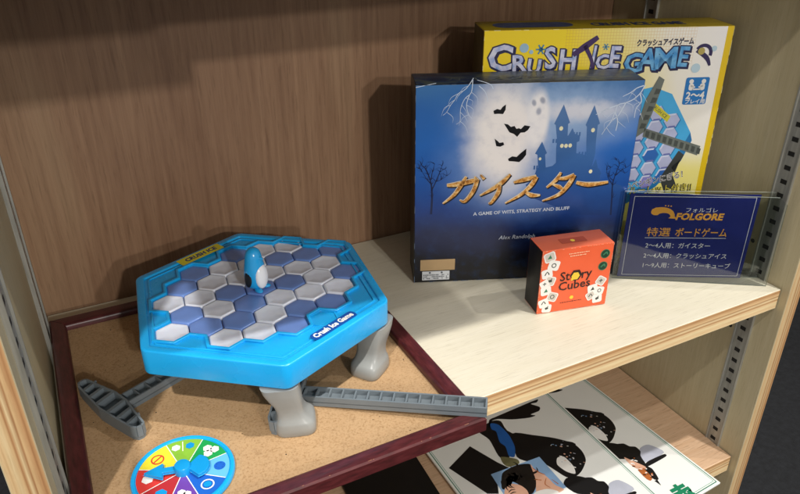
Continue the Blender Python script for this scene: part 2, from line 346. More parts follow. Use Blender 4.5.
# ================================================================ cork boards
def cork_board(label, loc, w, d, rz=0):
    t = thing('cork_board', label, 'cork board', loc, rz)
    fw, h = .0125, .0112
    c = MB(); c.box(fw-.002, w-fw+.002, fw-.002, d-fw+.002, .0008, .0048); part('cork_sheet', c, cork, t)
    def rail_mb(L):
        # profile along x, mitred ends; outer face at y=0
        prof = [(0, 0), (0, h-.0012), (.0012, h), (fw-.003, h), (fw-.001, h-.001), (fw, h-.003), (fw, 0)]
        m = MB(); n = len(prof)
        vs = [(y, y, z) for y, z in prof]+[(L-y, y, z) for y, z in prof]
        m.add(vs, [(i, (i+1) % n, n+(i+1) % n, n+i) for i in range(n)]+[tuple(range(n))[::-1], tuple(range(n, 2*n))]); return m
    for L, lo, r in ((w, (0, 0, 0), 0), (d, (w, 0, 0), PI/2), (w, (w, d, 0), PI), (d, (0, d, 0), -PI/2)):
        part('frame_rail', rail_mb(L), maroon, t, lo, (0, 0, r), smooth=True)
    g = random.Random(label); b = MB()
    for k in range(34): b.disc(g.uniform(.016, w-.016), g.uniform(.016, d-.016), g.uniform(.0003, .0006), 0, 0, 8)
    part('pin_holes', b, hole_m, t, (0, 0, .0049))
    b = MB()
    for cx, cy, sx, sy in ((0, 0, 1, 1), (w, 0, -1, 1), (w, d, -1, -1), (0, d, 1, -1)): b.stroke([(cx+sx*.0008, cy+sy*.0008), (cx+sx*(fw-.0030), cy+sy*(fw-.0030))], [.00035, .0005], 0, 0, 1)
    part('mitre_lines', b, hole_m, t, (0, 0, h+.00006))
    b = MB()
    for k in range(16):
        x = g.uniform(.01, w-.01); b.stroke([(x, .0009), (x+g.uniform(.0008, .004), .0010)], [.0003, .0005], 0, 0, 1)
        y = g.uniform(.01, d-.01); b.stroke([(w-.0010, y), (w-.0011, y+g.uniform(.0008, .004))], [.0003, .0005], 0, 0, 1)
    part('worn_nicks', b, nick, t, (0, 0, h+.00006))
    return t
nick = plain('worn_wood', '9a6a52', .6, var=.1)
cork_board('framed cork board with a dark red wooden frame, under the blue ice game', (-.6085, -.0305, 0), .2610, .2685)
cork_board('framed cork board lying on the upper shelf above the games', (-.6105, -.100, .301+ST), .1605, .29)  # unseen stand-in board, added to cast the stepped shadow on the back panel

# ================================================================ hexagon ice game
HR = math.radians(203.12); HC = (-.4585, .117)
game = thing('ice_breaking_game', 'bright cyan hexagonal game stand on grey legs, holding the hexagonal ice tiles', 'board game', (*HC, .0048), HR)
ZT = .066-.0048
R6 = .0985
def hexpts(r, a0=0, cx=0, cy=0): return [(cx+r*math.cos(a0+i*PI/3), cy+r*math.sin(a0+i*PI/3)) for i in range(6)]
PITCH = .0225; C0 = (-.0045, -.0033)
U = (PITCH*math.cos(PI/6), PITCH*math.sin(PI/6)); V = (0, PITCH)
cells = [(a, c) for a in range(-4, 5) for c in range(-4, 5) if (max(abs(a), abs(c), abs(a+c)) <= 3 and (a, c) not in ((0, 3), (0, -3))) or (a, c) in ((4, -2), (-4, 2))]
def cell_xy(a, c): return (C0[0]+a*U[0]+c*V[0], C0[1]+a*U[1]+c*V[1])
def union_outline(grow):
    """outline of all cells' union, moved outwards by grow"""
    r = PITCH/math.sqrt(3); edges = {}
    key = lambda p: (round(p[0]*1e5), round(p[1]*1e5))
    for a, c in cells:
        h = hexpts(r, 0, *cell_xy(a, c))
        for i in range(6):
            p, q = h[i], h[(i+1) % 6]
            kp, kq = key(p), key(q)
            dup = [k for k in edges if abs(k[0][0]-kq[0]) < 4 and abs(k[0][1]-kq[1]) < 4 and abs(k[1][0]-kp[0]) < 4 and abs(k[1][1]-kp[1]) < 4]
            if dup: del edges[dup[0]]
            else: edges[(kp, kq)] = (p, q)
    E = list(edges.values()); loop = [E[0][0], E[0][1]]; used = {0}
    while len(used) < len(E):
        for i, (p, q) in enumerate(E):
            if i not in used and math.dist(p, loop[-1]) < 6e-5: loop.append(q); used.add(i); break
        else: break
    loop = loop[:-1]; N = len(loop); out = []
    for i in range(N):
        p, a, c = Vector(loop[i]), Vector(loop[i-1]), Vector(loop[(i+1) % N])
        d1, d2 = (p-a).normalized(), (c-p).normalized(); n1, n2 = Vector((d1.y, -d1.x)), Vector((d2.y, -d2.x))
        m = (n1+n2).normalized(); out.append(tuple(p+m*grow/max(.3, m.dot(n1))))
    return out
hole = union_outline(.0004)
outer = rounded(hexpts(R6), .007)
def up(me, z):
    for v in me.vertices: v.co.z += z
    return me
fr = curve_mesh([rounded(hexpts(R6-.0012), .006), hole], cyan, .0088, .0008); shade(fr, 50)
link('tray_frame', up(fr, ZT-.0110), game)
sk = curve_mesh([outer, rounded(hexpts(R6-.0045), .004)], cyan, .0086, .0012); shade(sk, 50)
link('outer_rim', up(sk, ZT-.0098), game)
lp = curve_mesh([union_outline(.0020), union_outline(.0007)], cyan, .0009, .0004); shade(lp, 50)
link('tile_opening_lip', up(lp, ZT-.0008), game)
lp = curve_mesh([rounded(hexpts(R6-.0088), .004), rounded(hexpts(R6-.0100), .0035)], cyan, .0004, .0002); shade(lp, 50)
link('moulded_line', up(lp, ZT-.0011), game)
# corner hexagon outlines moulded into the frame
for k, (a, c) in enumerate(((0, 3), (0, -3))):
    x, y = cell_xy(a, c)
    if a == 0 and c == 3:
        lp = curve_mesh([hexpts(.0108, 0, x, y+.0005), hexpts(.0102, 0, x, y+.0005)], cyan, .0004, .0002); link('moulded_hexagon', up(lp, ZT-.0013), game)
# legs: swept rounded sections, waist and flared foot
def leg_mesh():
    secs = [(ZT-.021, .0120, .0128, .0040, 0), (ZT-.026, .0118, .0124, .0030, 0), (ZT-.032, .0110, .0112, .0012, 0), (ZT-.037, .0100, .0100, -.0004, 0), (.0200, .0095, .0094, -.0012, 0), (.0165, .0096, .0096, -.0020, 0),
            (.0130, .0102, .0108, -.0030, 0), (.0108, .0114, .0124, -.0038, 0), (.0092, .0119, .0134, -.0044, 0), (.0050, .0122, .0140, -.0046, 0), (.0014, .0122, .0140, -.0046, 0), (0, .0115, .0132, -.0046, 0)]
    m = MB(); n = 20; vs = []
    for z, hw, hd, off, _ in secs:
        for i in range(n):
            a = 2*PI*i/n; ex = .48
            x = math.copysign(abs(math.cos(a))**ex, math.cos(a))*hw; y = math.copysign(abs(math.sin(a))**ex, math.sin(a))*hd
            vs.append((x, y+off, z))
    fs = [(j*n+(i+1) % n, j*n+i, (j+1)*n+i, (j+1)*n+(i+1) % n) for j in range(len(secs)-1) for i in range(n)]
    fs += [tuple(range(n)), tuple(range((len(secs)-1)*n, len(secs)*n))[::-1]]
    m.add(vs, fs); return m.mesh('leg', grey_pl, smooth=True)
lm = leg_mesh()
for k in (1, 2, 4, 5):
    a = k*PI/3; r = .0865
    wd = {1: (.75, -.25), 2: (-.75, -.55), 4: (-.6, .6), 5: (-.8, 0)}[k]     # which way the toe points in the room
    link('leg', lm, game, (r*math.cos(a), r*math.sin(a), 0), (0, 0, math.atan2(wd[1], wd[0])+PI/2-HR))
# label stickers
yel = plain('yellow_label', 'd9cf2c', .4, var=.03); navy_ink = plain('navy_ink', '142a6e', .4, var=0); red_ink = plain('red_ink', 'b02020', .4, var=0)
b = MB(); b.rrect(0, 0, .0405, .0105, .001); o = part('yellow_label', b, yel, game, (-.0050, -.0785, ZT+.0003), (0, 0, 0))
link('lettering', text_mesh('CRUSH ICE', .0068, navy_ink, 'CENTER', offset=.0003, width=.030, shear=.15), o, (0, .0022, .0001), (0, 0, PI))
b = MB(); b.rrect(0, 0, .0415, .0080, .003); o = part('logo_label', b, plain('blue_label', '0f4c9c', .35, var=.03), game, (-.0015, .0778, ZT+.0003), (0, 0, PI))
link('lettering', text_mesh('Crush Ice Game', .0064, white_ink, 'CENTER', offset=.00028, width=.037), o, (0, -.0017, .0001))

# ice tiles: each a thing of its own
def tile_mesh(m, dish):
    r = (PITCH-.0005)/math.sqrt(3); t = MB(); zs = [(-.0120, .94), (-.0020, 1.0), (-.0009, .985), (-.0002, .93), (0, .86)]
    if dish: zs += [(-.0003, .80), (-.00035, .3)]
    else: zs += [(-.0001, .5)]
    vs = []; n = 18
    for z, k in zs:
        for p in rounded(hexpts(r*k), r*k*.10, 2): vs.append((*p, z))
    fs = [(j*n+i, j*n+(i+1) % n, (j+1)*n+(i+1) % n, (j+1)*n+i) for j in range(len(zs)-1) for i in range(n)]
    fs += [tuple(range(n))[::-1], tuple(range((len(zs)-1)*n, len(zs)*n))]
    t.add(vs, fs); return t.mesh('ice_tile', m, smooth=True)
tw, tb = tile_mesh(ice_w, True), tile_mesh(ice_b, False)
cols = dict(((int(i)+1, int(j)), k) for i, j, k in (x.split(',') for x in """3,-2,W 2,-2,B 2,-3,W 1,-3,B 0,-3,B 2,-1,B 1,-1,W 1,-2,W 0,-2,W -1,-2,W -2,-2,B 2,0,W 1,0,B 0,0,B 0,-1,B -1,-1,W 1,1,W 0,1,W -1,1,W -2,1,B -1,0,B 0,2,B -1,2,B -2,2,W -3,2,W -4,2,W -5,2,B -2,3,B -3,3,W -4,3,B -3,-1,W -4,0,W -4,1,B -3,0,B -3,1,W -2,0,W -2,-1,W""".split()))
ords = ['first', 'second', 'third', 'fourth', 'fifth', 'sixth', 'seventh', 'eighth', 'ninth']
rows = {}
for a, c in cells: rows.setdefault(a+c, []).append((a, c))
Rz = Matrix.Rotation(HR, 3, 'Z')
for ri, s in enumerate(sorted(rows, reverse=True)):
    row = sorted(rows[s], key=lambda q: -q[0])
    for k, (a, c) in enumerate(row):
        x, y = cell_xy(a, c); w = Rz @ Vector((x, y, 0)); W_ = cols.get((a, c), 'W') == 'W'
        o = link('ice_tile', tw if W_ else tb, None, (HC[0]+w.x, HC[1]+w.y, .0648+random.uniform(-.0003, .0002)), (random.uniform(-.012, .012), random.uniform(-.012, .012), HR))
        rown = 'front row' if ri == 0 else 'back row' if ri == len(rows)-1 else f'{ords[ri]} row from the front'
        tag(o, f"{'milky white' if W_ else 'cobalt blue'} hexagonal tile, {ords[k]} from left in the {rown}", 'game tile', 'hexagonal ice tiles in the cyan game')

# penguin
def lathe(prof, m, n=24, sx=1, sy=1):
    b = MB(); vs = [(r*sx*math.cos(2*PI*i/n), r*sy*math.sin(2*PI*i/n), z) for r, z in prof for i in range(n)]
    b.add(vs, [(j*n+i, j*n+(i+1) % n, (j+1)*n+(i+1) % n, (j+1)*n+i) for j in range(len(prof)-1) for i in range(n)]+[tuple(range(n))[::-1], tuple(range((len(prof)-1)*n, len(prof)*n))]); return b.mesh('lathe', m, smooth=True)
pg_m = plain('penguin_blue', '22a4e4', .25, .5, .3, var=.02)
pen = thing('penguin_figure', 'small blue toy penguin with a white belly standing on the middle tile', 'toy penguin', (-.4590, .1205, .0650), math.radians(-52))
prof = [(.0045, .0018), (.0066, .0033), (.0081, .0068), (.0087, .0110), (.0086, .0150), (.0081, .0190), (.0074, .0225), (.0069, .0252), (.0066, .0275), (.0061, .0298), (.0051, .0320), (.0036, .0335), (.0018, .0343), (.0004, .0345)]
link('body', lathe(prof, pg_m, 28, .92, .98), pen)
def ellipsoid(rx, ry, rz, m, n=16, name='e'):
    bm = bmesh.new(); bmesh.ops.create_uvsphere(bm, u_segments=n*2, v_segments=n, radius=1); bmesh.ops.scale(bm, vec=(rx, ry, rz), verts=bm.verts)
    me = bpy.data.meshes.new(name); bm.to_mesh(me); bm.free(); me.materials.append(m); shade(me, 60); return me
link('belly', ellipsoid(.0038, .0064, .0102, plain('belly_white', 'eceef2', .22, var=.02)), pen, (.0057, 0, .0120), (0, math.radians(-3), 0))
for s in (-1, 1):
    link('foot', ellipsoid(.0042, .0026, .0016, pg_m, 8), pen, (.0052, s*.0042, .0016), (0, 0, s*.35))
    link('wing', ellipsoid(.0032, .0012, .0068, plain('wing_dark', '101418', .4, var=0) , 10), pen, (-.0005, s*.0079, .0118), (s*.12, 0, 0))
bm = bmesh.new(); bmesh.ops.create_cone(bm, cap_ends=True, segments=10, radius1=.0016, radius2=.0005, depth=.0028); me = bpy.data.meshes.new('beak'); bm.to_mesh(me); bm.free(); me.materials.append(pg_m); shade(me)
link('beak', me, pen, (.0072, 0, .0272), (0, PI/2, 0))

# ================================================================ toy hammers
def wall(m, p, q, th, z0, z1):
    d = (Vector(q)-Vector(p)).normalized(); n = Vector((-d.y, d.x))*th/2; p, q = Vector(p), Vector(q)
    c = [p+n, p-n, q-n, q+n]
    m.add([(v.x, v.y, z) for z in (z0, z1) for v in c], [(0, 1, 2, 3)[::-1], (4, 5, 6, 7), (0, 1, 5, 4), (1, 2, 6, 5), (2, 3, 7, 6), (3, 0, 4, 7)])
def hammer(label, loc, rot):
    t = tag(link('toy_hammer', None, None, loc, rot), label, 'toy hammer', 'grey toy hammers on the cork board')
    h = MB(); y = .0052; zh = .0080; x0, x1 = .0085, .1420; th = .0013
    h.box(x0, x1, -y-th/2, y+th/2, 0, .0038)
    wall(h, (x0, y), (x1, y), th, .003, zh); wall(h, (x0, -y), (x1, -y), th, .003, zh)
    n = 14
    for i in range(n+1):
        x = x0+.003+(x1-x0-.0035)*i/n; wall(h, (x, -y), (x, y), th*.9, .003, zh-.0003)
    part('handle', h, hammer_m, t, smooth=True)
    g = MB(); zt = .0115
    out = [(-.0072, 0), (-.0062, .012), (-.0050, .024), (-.0040, .033), (-.0022, .0368), (.0012, .0376), (.0036, .0362), (.0042, .0335), (.0060, .0220), (.0090, .0070), (.0090, -.0070), (.0060, -.0220), (.0042, -.0335), (.0036, -.0362), (.0012, -.0376), (-.0022, -.0368), (-.0040, -.033), (-.0050, -.024), (-.0062, -.012)]
    k = len(out)
    g.add([(x, y, 0) for x, y in out]+[(x, y, .0045) for x, y in out], [tuple(range(k)), tuple(range(k, 2*k))[::-1]]+[(i, i+k, (i+1) % k+k, (i+1) % k) for i in range(k)])
    for i in range(k): wall(g, out[i], out[(i+1) % k], .0014, .003, zt)
    for yy in (-.0275, -.0175, -.0070, .0070, .0175, .0275):
        a = abs(yy); wall(g, (-.0070+.0030*a/.036, yy-.0015), (.0098-.0052*max(0, a-.006)/.029, yy+.0015), .0013, .003, zt-.0003)
        a = abs(yy); xl = -.0075+.0055*(a/.036)**1.3; wall(g, (xl, yy), (.0082-.0010*a/.036, yy+.0025), .0012, .003, zt-.0003)
    me = g.mesh('head', hammer_m, smooth=True)
    link('head', me, t)
    return t
hammer('grey plastic toy hammer at the left, its head beside the dark red frame', (-.5765, .0990, .0048), (0, 0, math.radians(24)))
hammer('grey plastic toy hammer whose handle rests on the front right frame corner', (-.4588, .0578, .0048), (0, math.radians(-2.8), math.radians(-36.2)))

# ================================================================ spinner
sp = thing('colour_spinner', 'round colour wheel spinner with a cyan arrow on the cork at the front left', 'spinner', (-.5433, .0192, .0048))
RR = .0320
link('base', lathe([(RR-.001, 0), (RR, .0008), (RR, .0030), (RR-.0006, .0040), (RR-.0018, .0042), (RR-.0028, .0038), (RR-.0031, .0032), (.0005, .0032)], cyan, 64), sp)
angs = [100.7, 52, 6, -38, -80, -121, -165, -209]
wc = ['86b83a', '1f9a4e', '63b4e4', '1c5fc0', '6a3fa0', 'b02c30', 'cf3a34', 'e8d83a']
wm = [plain('wedge_'+n, c, .4, var=.02) for n, c in zip('lime green sky blue purple crimson red yellow'.split(), wc)]
b = MB(); A = angs+[angs[0]-360]
for i in range(8):
    a0, a1 = math.radians(A[i]), math.radians(A[i+1]); n = 10
    b.poly([(0, 0)]+[((RR-.0034)*math.cos(a0+(a1-a0)*k/n), (RR-.0034)*math.sin(a0+(a1-a0)*k/n)) for k in range(n+1)], .0034, i)
for a in A[:8]:
    a = math.radians(a); d = Vector((math.cos(a), math.sin(a))); b.stroke([d*.004, d*(RR-.0036)], [.0006, .0006], .0036, 8, 1)
cy = 9
def at(a, r): a = math.radians(a); return r*math.cos(a), r*math.sin(a)
x, y = at(90, .0225); b.poly(hexpts(.0030, .2, x, y), .0036, 8)
x, y = at(67, .0225); b.poly(hexpts(.0030, .2, x, y), .0036, 9)
b.stroke([at(79, .018), at(79, .027)], [.0006, .0006], .0036, 8, 1)
for da, rr in ((-5, .0195), (5, .0225), (-6, .0245)):
    x, y = at(30+da, rr); b.poly(hexpts(.0031, .3, x, y), .0036, 8)
x, y = at(-15, .0225); b.ring(x, y, .0036, .0013, .0036, 3); b.poly(hexpts(.0026, 0, x, y), .0036, 3)
x, y = at(-58, .0210); b.ring(x, y, .0042, .0009, .0036, 8); b.disc(x, y, .0024, .0037, 9)
for da, rr in ((-5, .018), (5, .020), (0, .0225)):
    x, y = at(-100+da, rr); b.poly(hexpts(.0027, .3, x, y), .0036, 8)
x, y = at(-142, .0205); b.poly(hexpts(.0040, .1, x, y), .0036, 9)
x, y = at(-188, .0215); b.poly(hexpts(.0038, .1, x, y), .0036, 8)
x, y = at(126, .0215); b.ring(x, y, .0042, .0009, .0036, 6); b.stroke([(x-.003, y-.002), (x+.003, y+.002)], [.0009, .0009], .0037, 6, 1)
part('colour_wheel', b, wm+[white_ink, cyan_d], sp)
ar = MB()
P = [(-.0050, -.0022), (-.0120, -.0020), (-.0120, -.0062), (-.0235, 0), (-.0120, .0062), (-.0120, .0020), (-.0050, .0022)]
tail = [(.0045, .0024)]+[(.0080+.0085*math.cos(t)*1.0, .0090*math.sin(t)) for t in [PI/2*.85-k*PI*.85/10 for k in range(11)]]+[(.0045, -.0026)]
pts = P+tail
k = len(pts); ar.add([(x, y, z) for z in (.0052, .0072) for x, y in pts], [tuple(range(k)), tuple(range(k, 2*k))]+[(i, (i+1) % k, (i+1) % k+k, i+k) for i in range(k)])
arrow = part('arrow', ar, cyan_d, sp, (0, 0, 0), (0, 0, math.radians(-14)), bevel=.0004)
link('hub', lathe([(.0052, .0030), (.0052, .0084), (.0046, .0092), (.0030, .0095), (.0002, .0096)], cyan_d, 28), sp)

# ================================================================ printed boxes
def game_box(name, label, cat, p, mats, bev=.0008):
    x0, y0, yaw, lean, w, h, t = p
    r = tag(link(name, None, None, (x0, y0, 0.0003), (-lean, 0, yaw)), label, cat)
    b = MB(); b.box(0, w, 0, t, 0, h)
    for i, f in enumerate(b.f):
        xs = [b.v[k][0] for k in f]; ys = [b.v[k][1] for k in f]; zs = [b.v[k][2] for k in f]
        b.m[i] = 1 if min(zs) > h/2 else (0 if max(ys) < 1e-9 else 2)
    part('box_body', b, mats, r, bevel=bev, seg=2, smooth=True)
    return r
FACE = (PI/2, 0, 0)
def shader_face(t):
    c = t.n('ShaderNodeTexCoord'); m = t.n('ShaderNodeMapping'); m.inputs['Scale'].default_value = (1000, 1000, 1000)
    t.l(c.outputs['Object'], m.inputs['Vector']); s = t.n('ShaderNodeSeparateXYZ'); t.l(m.outputs['Vector'], s.inputs[0]); return m.outputs['Vector'], s.outputs[0], s.outputs[1]
def blob(t, X, Y, cx, cy, rx, ry, s0, s1, rot=0):
    dx = t.math('SUBTRACT', X, cx); dy = t.math('SUBTRACT', Y, cy)
    if rot:
        c, s = math.cos(rot), math.sin(rot)
        dx, dy = t.math('ADD', t.math('MULTIPLY', dx, c), t.math('MULTIPLY', dy, s)), t.math('SUBTRACT', t.math('MULTIPLY', dy, c), t.math('MULTIPLY', dx, s))
    dx = t.math('DIVIDE', dx, rx); dy = t.math('DIVIDE', dy, ry)
    d = t.math('SQRT', t.math('ADD', t.math('MULTIPLY', dx, dx), t.math('MULTIPLY', dy, dy)))
    o = t.n('ShaderNodeMapRange', interpolation_type='SMOOTHSTEP'); t.l(d, o.inputs[0]); o.inputs[1].default_value = s0; o.inputs[2].default_value = s1; o.inputs[3].default_value = 1; o.inputs[4].default_value = 0
    return o.outputs[0]

# ---- haunted castle game
GW, GH, GT = .194, .1885, .0378
t = NT('night_sky_print'); vec, X, Y = shader_face(t)
n1 = t.noise(vec, .035, 4, .55); n2 = t.noise(vec, .09, 5, .6)
Xn = t.math('ADD', X, t.math('MULTIPLY_ADD', n1, 22, -11)); Yn = t.math('ADD', Y, t.math('MULTIPLY_ADD', n2, 9, -4.5))
yy = t.math('DIVIDE', t.math('ADD', Y, t.math('MULTIPLY_ADD', n1, 20, -10)), 191)
base = t.ramp(yy, [(0, rgb('05060b')), (.14, rgb('080b1a')), (.26, rgb('0c1c46')), (.40, rgb('153d86')), (.55, rgb('1c58ac')), (.72, rgb('2468bc')), (.88, rgb('2a68b4')), (1, rgb('4078b2'))])
sky = t.mix(base, rgb('a3bfe2'), t.math('MULTIPLY', blob(t, Xn, Yn, 120, 160, 85, 34, .2, 1.25), .9))
sky = t.mix(sky, rgb('8fb0e0'), t.math('MULTIPLY', blob(t, Xn, Yn, 92, 118, 74, 56, .2, 1.2), .7))
sky = t.mix(sky, rgb('fbf6f4'), blob(t, Xn, Yn, 77, 141, 34, 54, .45, 1.3))
sky = t.mix(sky, rgb('eceaf0'), t.math('MULTIPLY', blob(t, Xn, Yn, 140, 163, 45, 10, .2, 1.4), .75))
sky = t.mix(sky, rgb('f8f6f8'), blob(t, X, Y, 105, 156, 9.5, 25, .7, 1.25))
sky = t.mix(sky, rgb('8d95ad'), t.math('MULTIPLY', blob(t, X, Y, 100.3, 171, 2.2, 3.4, .4, 1.2, .3), .8))
sky = t.mix(sky, rgb('8d95ad'), t.math('MULTIPLY', blob(t, X, Y, 107.5, 173, 2.6, 3.6, .4, 1.2, .5), .8))
sky = t.mix(sky, rgb('8d95ad'), t.math('MULTIPLY', blob(t, X, Y, 105, 163.5, 2.6, 3.8, .4, 1.2), .7))
sky = t.mix(sky, rgb('2a5c9e'), t.math('MULTIPLY', t.ramp(n2, [(.5, (0, 0, 0)), (.75, (1, 1, 1))]), .15))
sky = t.mix(sky, rgb('0a1c4a'), t.math('MULTIPLY', blob(t, X, Y, 60, 45, 60, 22, .2, 1.3), .5))
t.base(sky); t.rough(.33); night = t.m
t = NT('castle_print'); vec, X, Y = shader_face(t); n1 = t.noise(vec, .08, 4)
t.base(t.ramp(t.math('DIVIDE', t.math('ADD', Y, t.math('MULTIPLY', n1, 14)), 191), [(.36, rgb('12306a')), (.5, rgb('204e94')), (.68, rgb('3a68a6')), (.92, rgb('5a80b4'))])); t.rough(.33); castle_m = t.m
box_dark = NT('box_side_dark'); _a = box_dark.noise(box_dark.coord(), 50, 4); box_dark.base(box_dark.ramp(_a, [(.35, rgb('0d0f14')), (.65, rgb('1e2229'))])); box_dark.rough(.4); box_dark = box_dark.m
tp = NT('box_top_print'); _a = tp.noise(tp.coord((40, 90, 90)), 1.2, 5, .7); tp.base(tp.ramp(_a, [(.3, rgb('16233a')), (.48, rgb('25406a')), (.56, rgb('4b5c66')), (.7, rgb('6b7268'))])); tp.rough(.4)
gb = game_box('board_game_box', 'dark blue board game box with a moonlit castle, bats and golden katakana title', 'game box', (-.2987, .1669, -.3928, 0, GW, GH, GT), [box_dark, tp.m, box_dark])
b = MB(); b.rrect(GW/2, GH/2, GW-.0010, GH-.0010, .0006); cover = part('cover_art', b, night, gb, (0, -.00012, 0), FACE)
E_ = .00008
def layer(parent, name, b, mats, k): return part(name, b, mats, parent, (0, 0, E_*k))
b = MB(); b.poly(mm(ART['castle'])); 
for x0, y0, n_c, w_c in ((119.5, 137, 4, 1.6), (134.5, 142.6, 4, 1.5), (144, 124.5, 4, 1.6), (105, 113, 3, 1.4)):
    for k in range(n_c): b.poly(mm([(x0+k*w_c*1.7, y0-2), (x0+k*w_c*1.7+w_c, y0-2), (x0+k*w_c*1.7+w_c, y0+1.6), (x0+k*w_c*1.7, y0+1.6)]), .00001)
for x0, y0, w_c, h_c in ((136, 141, 4, 10), (164, 104, 4.5, 9), (151, 111, 3, 8)): b.poly(mm([(x0-w_c/2, y0-8), (x0+w_c/2, y0-8), (x0+w_c/2, y0), (x0+w_c*.75, y0+.5), (x0, y0+h_c*.7), (x0-w_c*.75, y0+.5), (x0-w_c/2, y0)]), .00002)
layer(cover, 'castle_print', b, castle_m, 1)
win_ink = plain('window_ink', 'eeeac6', .4, var=0)
b = MB()
for x, y, r in ART['cwin']: b.disc(x/1000, y/1000, r/1000*.85, 0, 0, 12, r/1000)
layer(cover, 'castle_windows', b, win_ink, 2)
b = MB()
for p in ART['bats']: b.poly(mm(p))
layer(cover, 'bat_prints', b, bat_ink, 3)
bolt_ink = plain('lightning_ink', 'd3e0f2', .4, var=0); tree_ink = plain('tree_ink', '0c1f4c', .4, var=.1)
b = MB()
for i, p in enumerate(ART['bolts']): b.stroke(mm(p), [(.0010 if i > 4 and i != 11 else .0007)*(1-.7*k/len(p)) for k in range(len(p))], 0, 0, 4)
rb = random.Random(3)
for p in ART['bolts'][:3]+ART['bolts'][5:11]:
    for k in range(1, len(p)-1):
        x, y = p[k][0]/1000, p[k][1]/1000; s = rb.choice((-1, 1))
        b.stroke([(x, y), (x+s*rb.uniform(.003, .006), y-rb.uniform(.002, .005)), (x+s*rb.uniform(.004, .009), y-rb.uniform(.006, .012))], [.0004, .0003, .0001], 0, 0, 3)
layer(cover, 'lightning_print', b, bolt_ink, 1.5)
b = MB()
for p, w in ART['trees']:
    b.stroke(mm(p), w/1000*.8, 0, 0, 4)
    for k in range(1, len(p)):
        for _ in range(3):
            x, y = p[k][0]/1000, p[k][1]/1000; a = rb.uniform(.3, 2.8); L = rb.uniform(.003, .008)
            b.stroke([(x, y), (x+L*.6*math.cos(a), y+L*.6*math.sin(a)), (x+L*math.cos(a+.3), y+L*math.sin(a+.3))], [.0005, .0003, .0001], 0, 0, 2)
layer(cover, 'tree_prints', b, tree_ink, 1.2)
hl = NT('hill_print'); hl.base(rgb('0a1a40')); hl.rough(.35)
b = MB(); b.poly(mm([(0.6, 60), (20, 66), (45, 60), (70, 66), (98, 58), (130, 66), (160, 60), (193.3, 64), (193.3, 44), (0.6, 40)]), 0, 0)
# title strokes
gd = NT('gold_print'); vec, X, Y = shader_face(gd); n1 = gd.noise(vec, .22, 4, .7)
gd.base(gd.ramp(n1, [(.28, rgb('6e3d18')), (.42, rgb('b4762f')), (.53, rgb('e3a958')), (.66, rgb('f2dcaa'))])); gd.rough(.4)
shd = plain('title_shadow', '10131f', .4, var=0); hi = plain('title_edge', 'd9d2c0', .4, var=0)
def strokes(dw, dx, dy, mat, k, name):
    b = MB()
    for pts, w in ART['glyph']: b.stroke([((x+dx)/1000, (y+dy)/1000) for x, y in pts], [(a*1.08+dw)/1000 for a in w], 0, 0, 5)
    layer(cover, name, b, mat, k)
strokes(1.5, .5, -.6, shd, 4, 'title_lettering'); strokes(.7, -.2, .3, hi, 5, 'title_lettering'); strokes(0, 0, 0, gd.m, 6, 'title_lettering')
pale_ink = plain('pale_ink', 'c2c9d8', .4, var=0)
link('subtitle_lettering', text_mesh('A GAME OF WITS, STRATEGY AND BLUFF', .0046, pale_ink, width=.0885, offset=.0001), cover, (.0535, .0683, E_*3), (0, 0, math.radians(1.6)))
link('author_lettering', text_mesh('Alex Randolph', .0056, pale_ink, width=.034, shear=.25), cover, (.0782, .0428, E_*3), (0, 0, math.radians(1)))
kraft = plain('kraft_sticker', 'ab8f68', .6, var=.06); wst = plain('white_sticker', 'c9ccd0', .5, var=.03); grey_ink = plain('grey_ink', '4b5158', .5, var=0)
b = MB(); b.rrect(.0222, .0186, .0325, .0116, .0004); s_ = layer(cover, 'price_sticker', b, kraft, 3)
b = MB(); b.rrect(.0207, .0072, .0258, .0095, .0004); s_ = layer(cover, 'info_sticker', b, wst, 3)
b = MB()
for k in range(18):
    for j in range(3):
        if rb.random() < .7: b.rrect(.0092+k*.00135, .0042+j*.0019, .0009, rb.uniform(.0008, .0015), .0001)
b.disc(.0150, .0104, .0010); b.disc(.0262, .0104, .0010)
part('pictograms', b, grey_ink, s_, (0, 0, E_))
tt = link('top_lettering', text_mesh('ガイスター', .015, plain('top_ink', '5f6c74', .5, var=0), width=.085), gb, (.025, .010, GH+.0003))

# ---- crush ice game
CW, CH, CT = .2238, .2225, .0457
t = NT('crush_cover_print'); vec, X, Y = shader_face(t); n1 = t.noise(vec, .03, 3)
xs = t.math('DIVIDE', t.math('ADD', X, t.math('MULTIPLY', t.math('SUBTRACT', Y, 200), .35)), 224)
col = t.ramp(xs, [(0, rgb('fbdb18')), (.36, rgb('fce022')), (.56, rgb('f6e68a')), (.76, rgb('f5f1e4')), (1, rgb('f6f4f4'))])
lo = t.n('ShaderNodeMapRange', interpolation_type='SMOOTHSTEP'); t.l(Y, lo.inputs[0]); lo.inputs[1].default_value = 118; lo.inputs[2].default_value = 85
col = t.mix(col, rgb('f8ec80'), t.math('MULTIPLY', lo.outputs[0], .9))
gx = t.math('LESS_THAN', t.math('FRACT', t.math('DIVIDE', X, 2.6)), .14); gy = t.math('LESS_THAN', t.math('FRACT', t.math('DIVIDE', Y, 2.6)), .14)
zone = t.math('MULTIPLY', t.math('GREATER_THAN', X, 72), t.math('GREATER_THAN', Y, 190)); zone = t.math('MULTIPLY', zone, t.math('LESS_THAN', X, 190))
col = t.mix(col, rgb('d8a94e'), t.math('MULTIPLY', t.math('MULTIPLY', t.math('MAXIMUM', gx, gy), zone), .45))
col = t.mix(col, rgb('e8c51c'), t.math('GREATER_THAN', X, 217.5))
t.base(col); t.rough(.3); crush_m = t.m
yside = plain('yellow_box_side', 'b79a12', .4, var=.05); ydark = plain('box_side_olive', '4c4210', .5, var=.1)
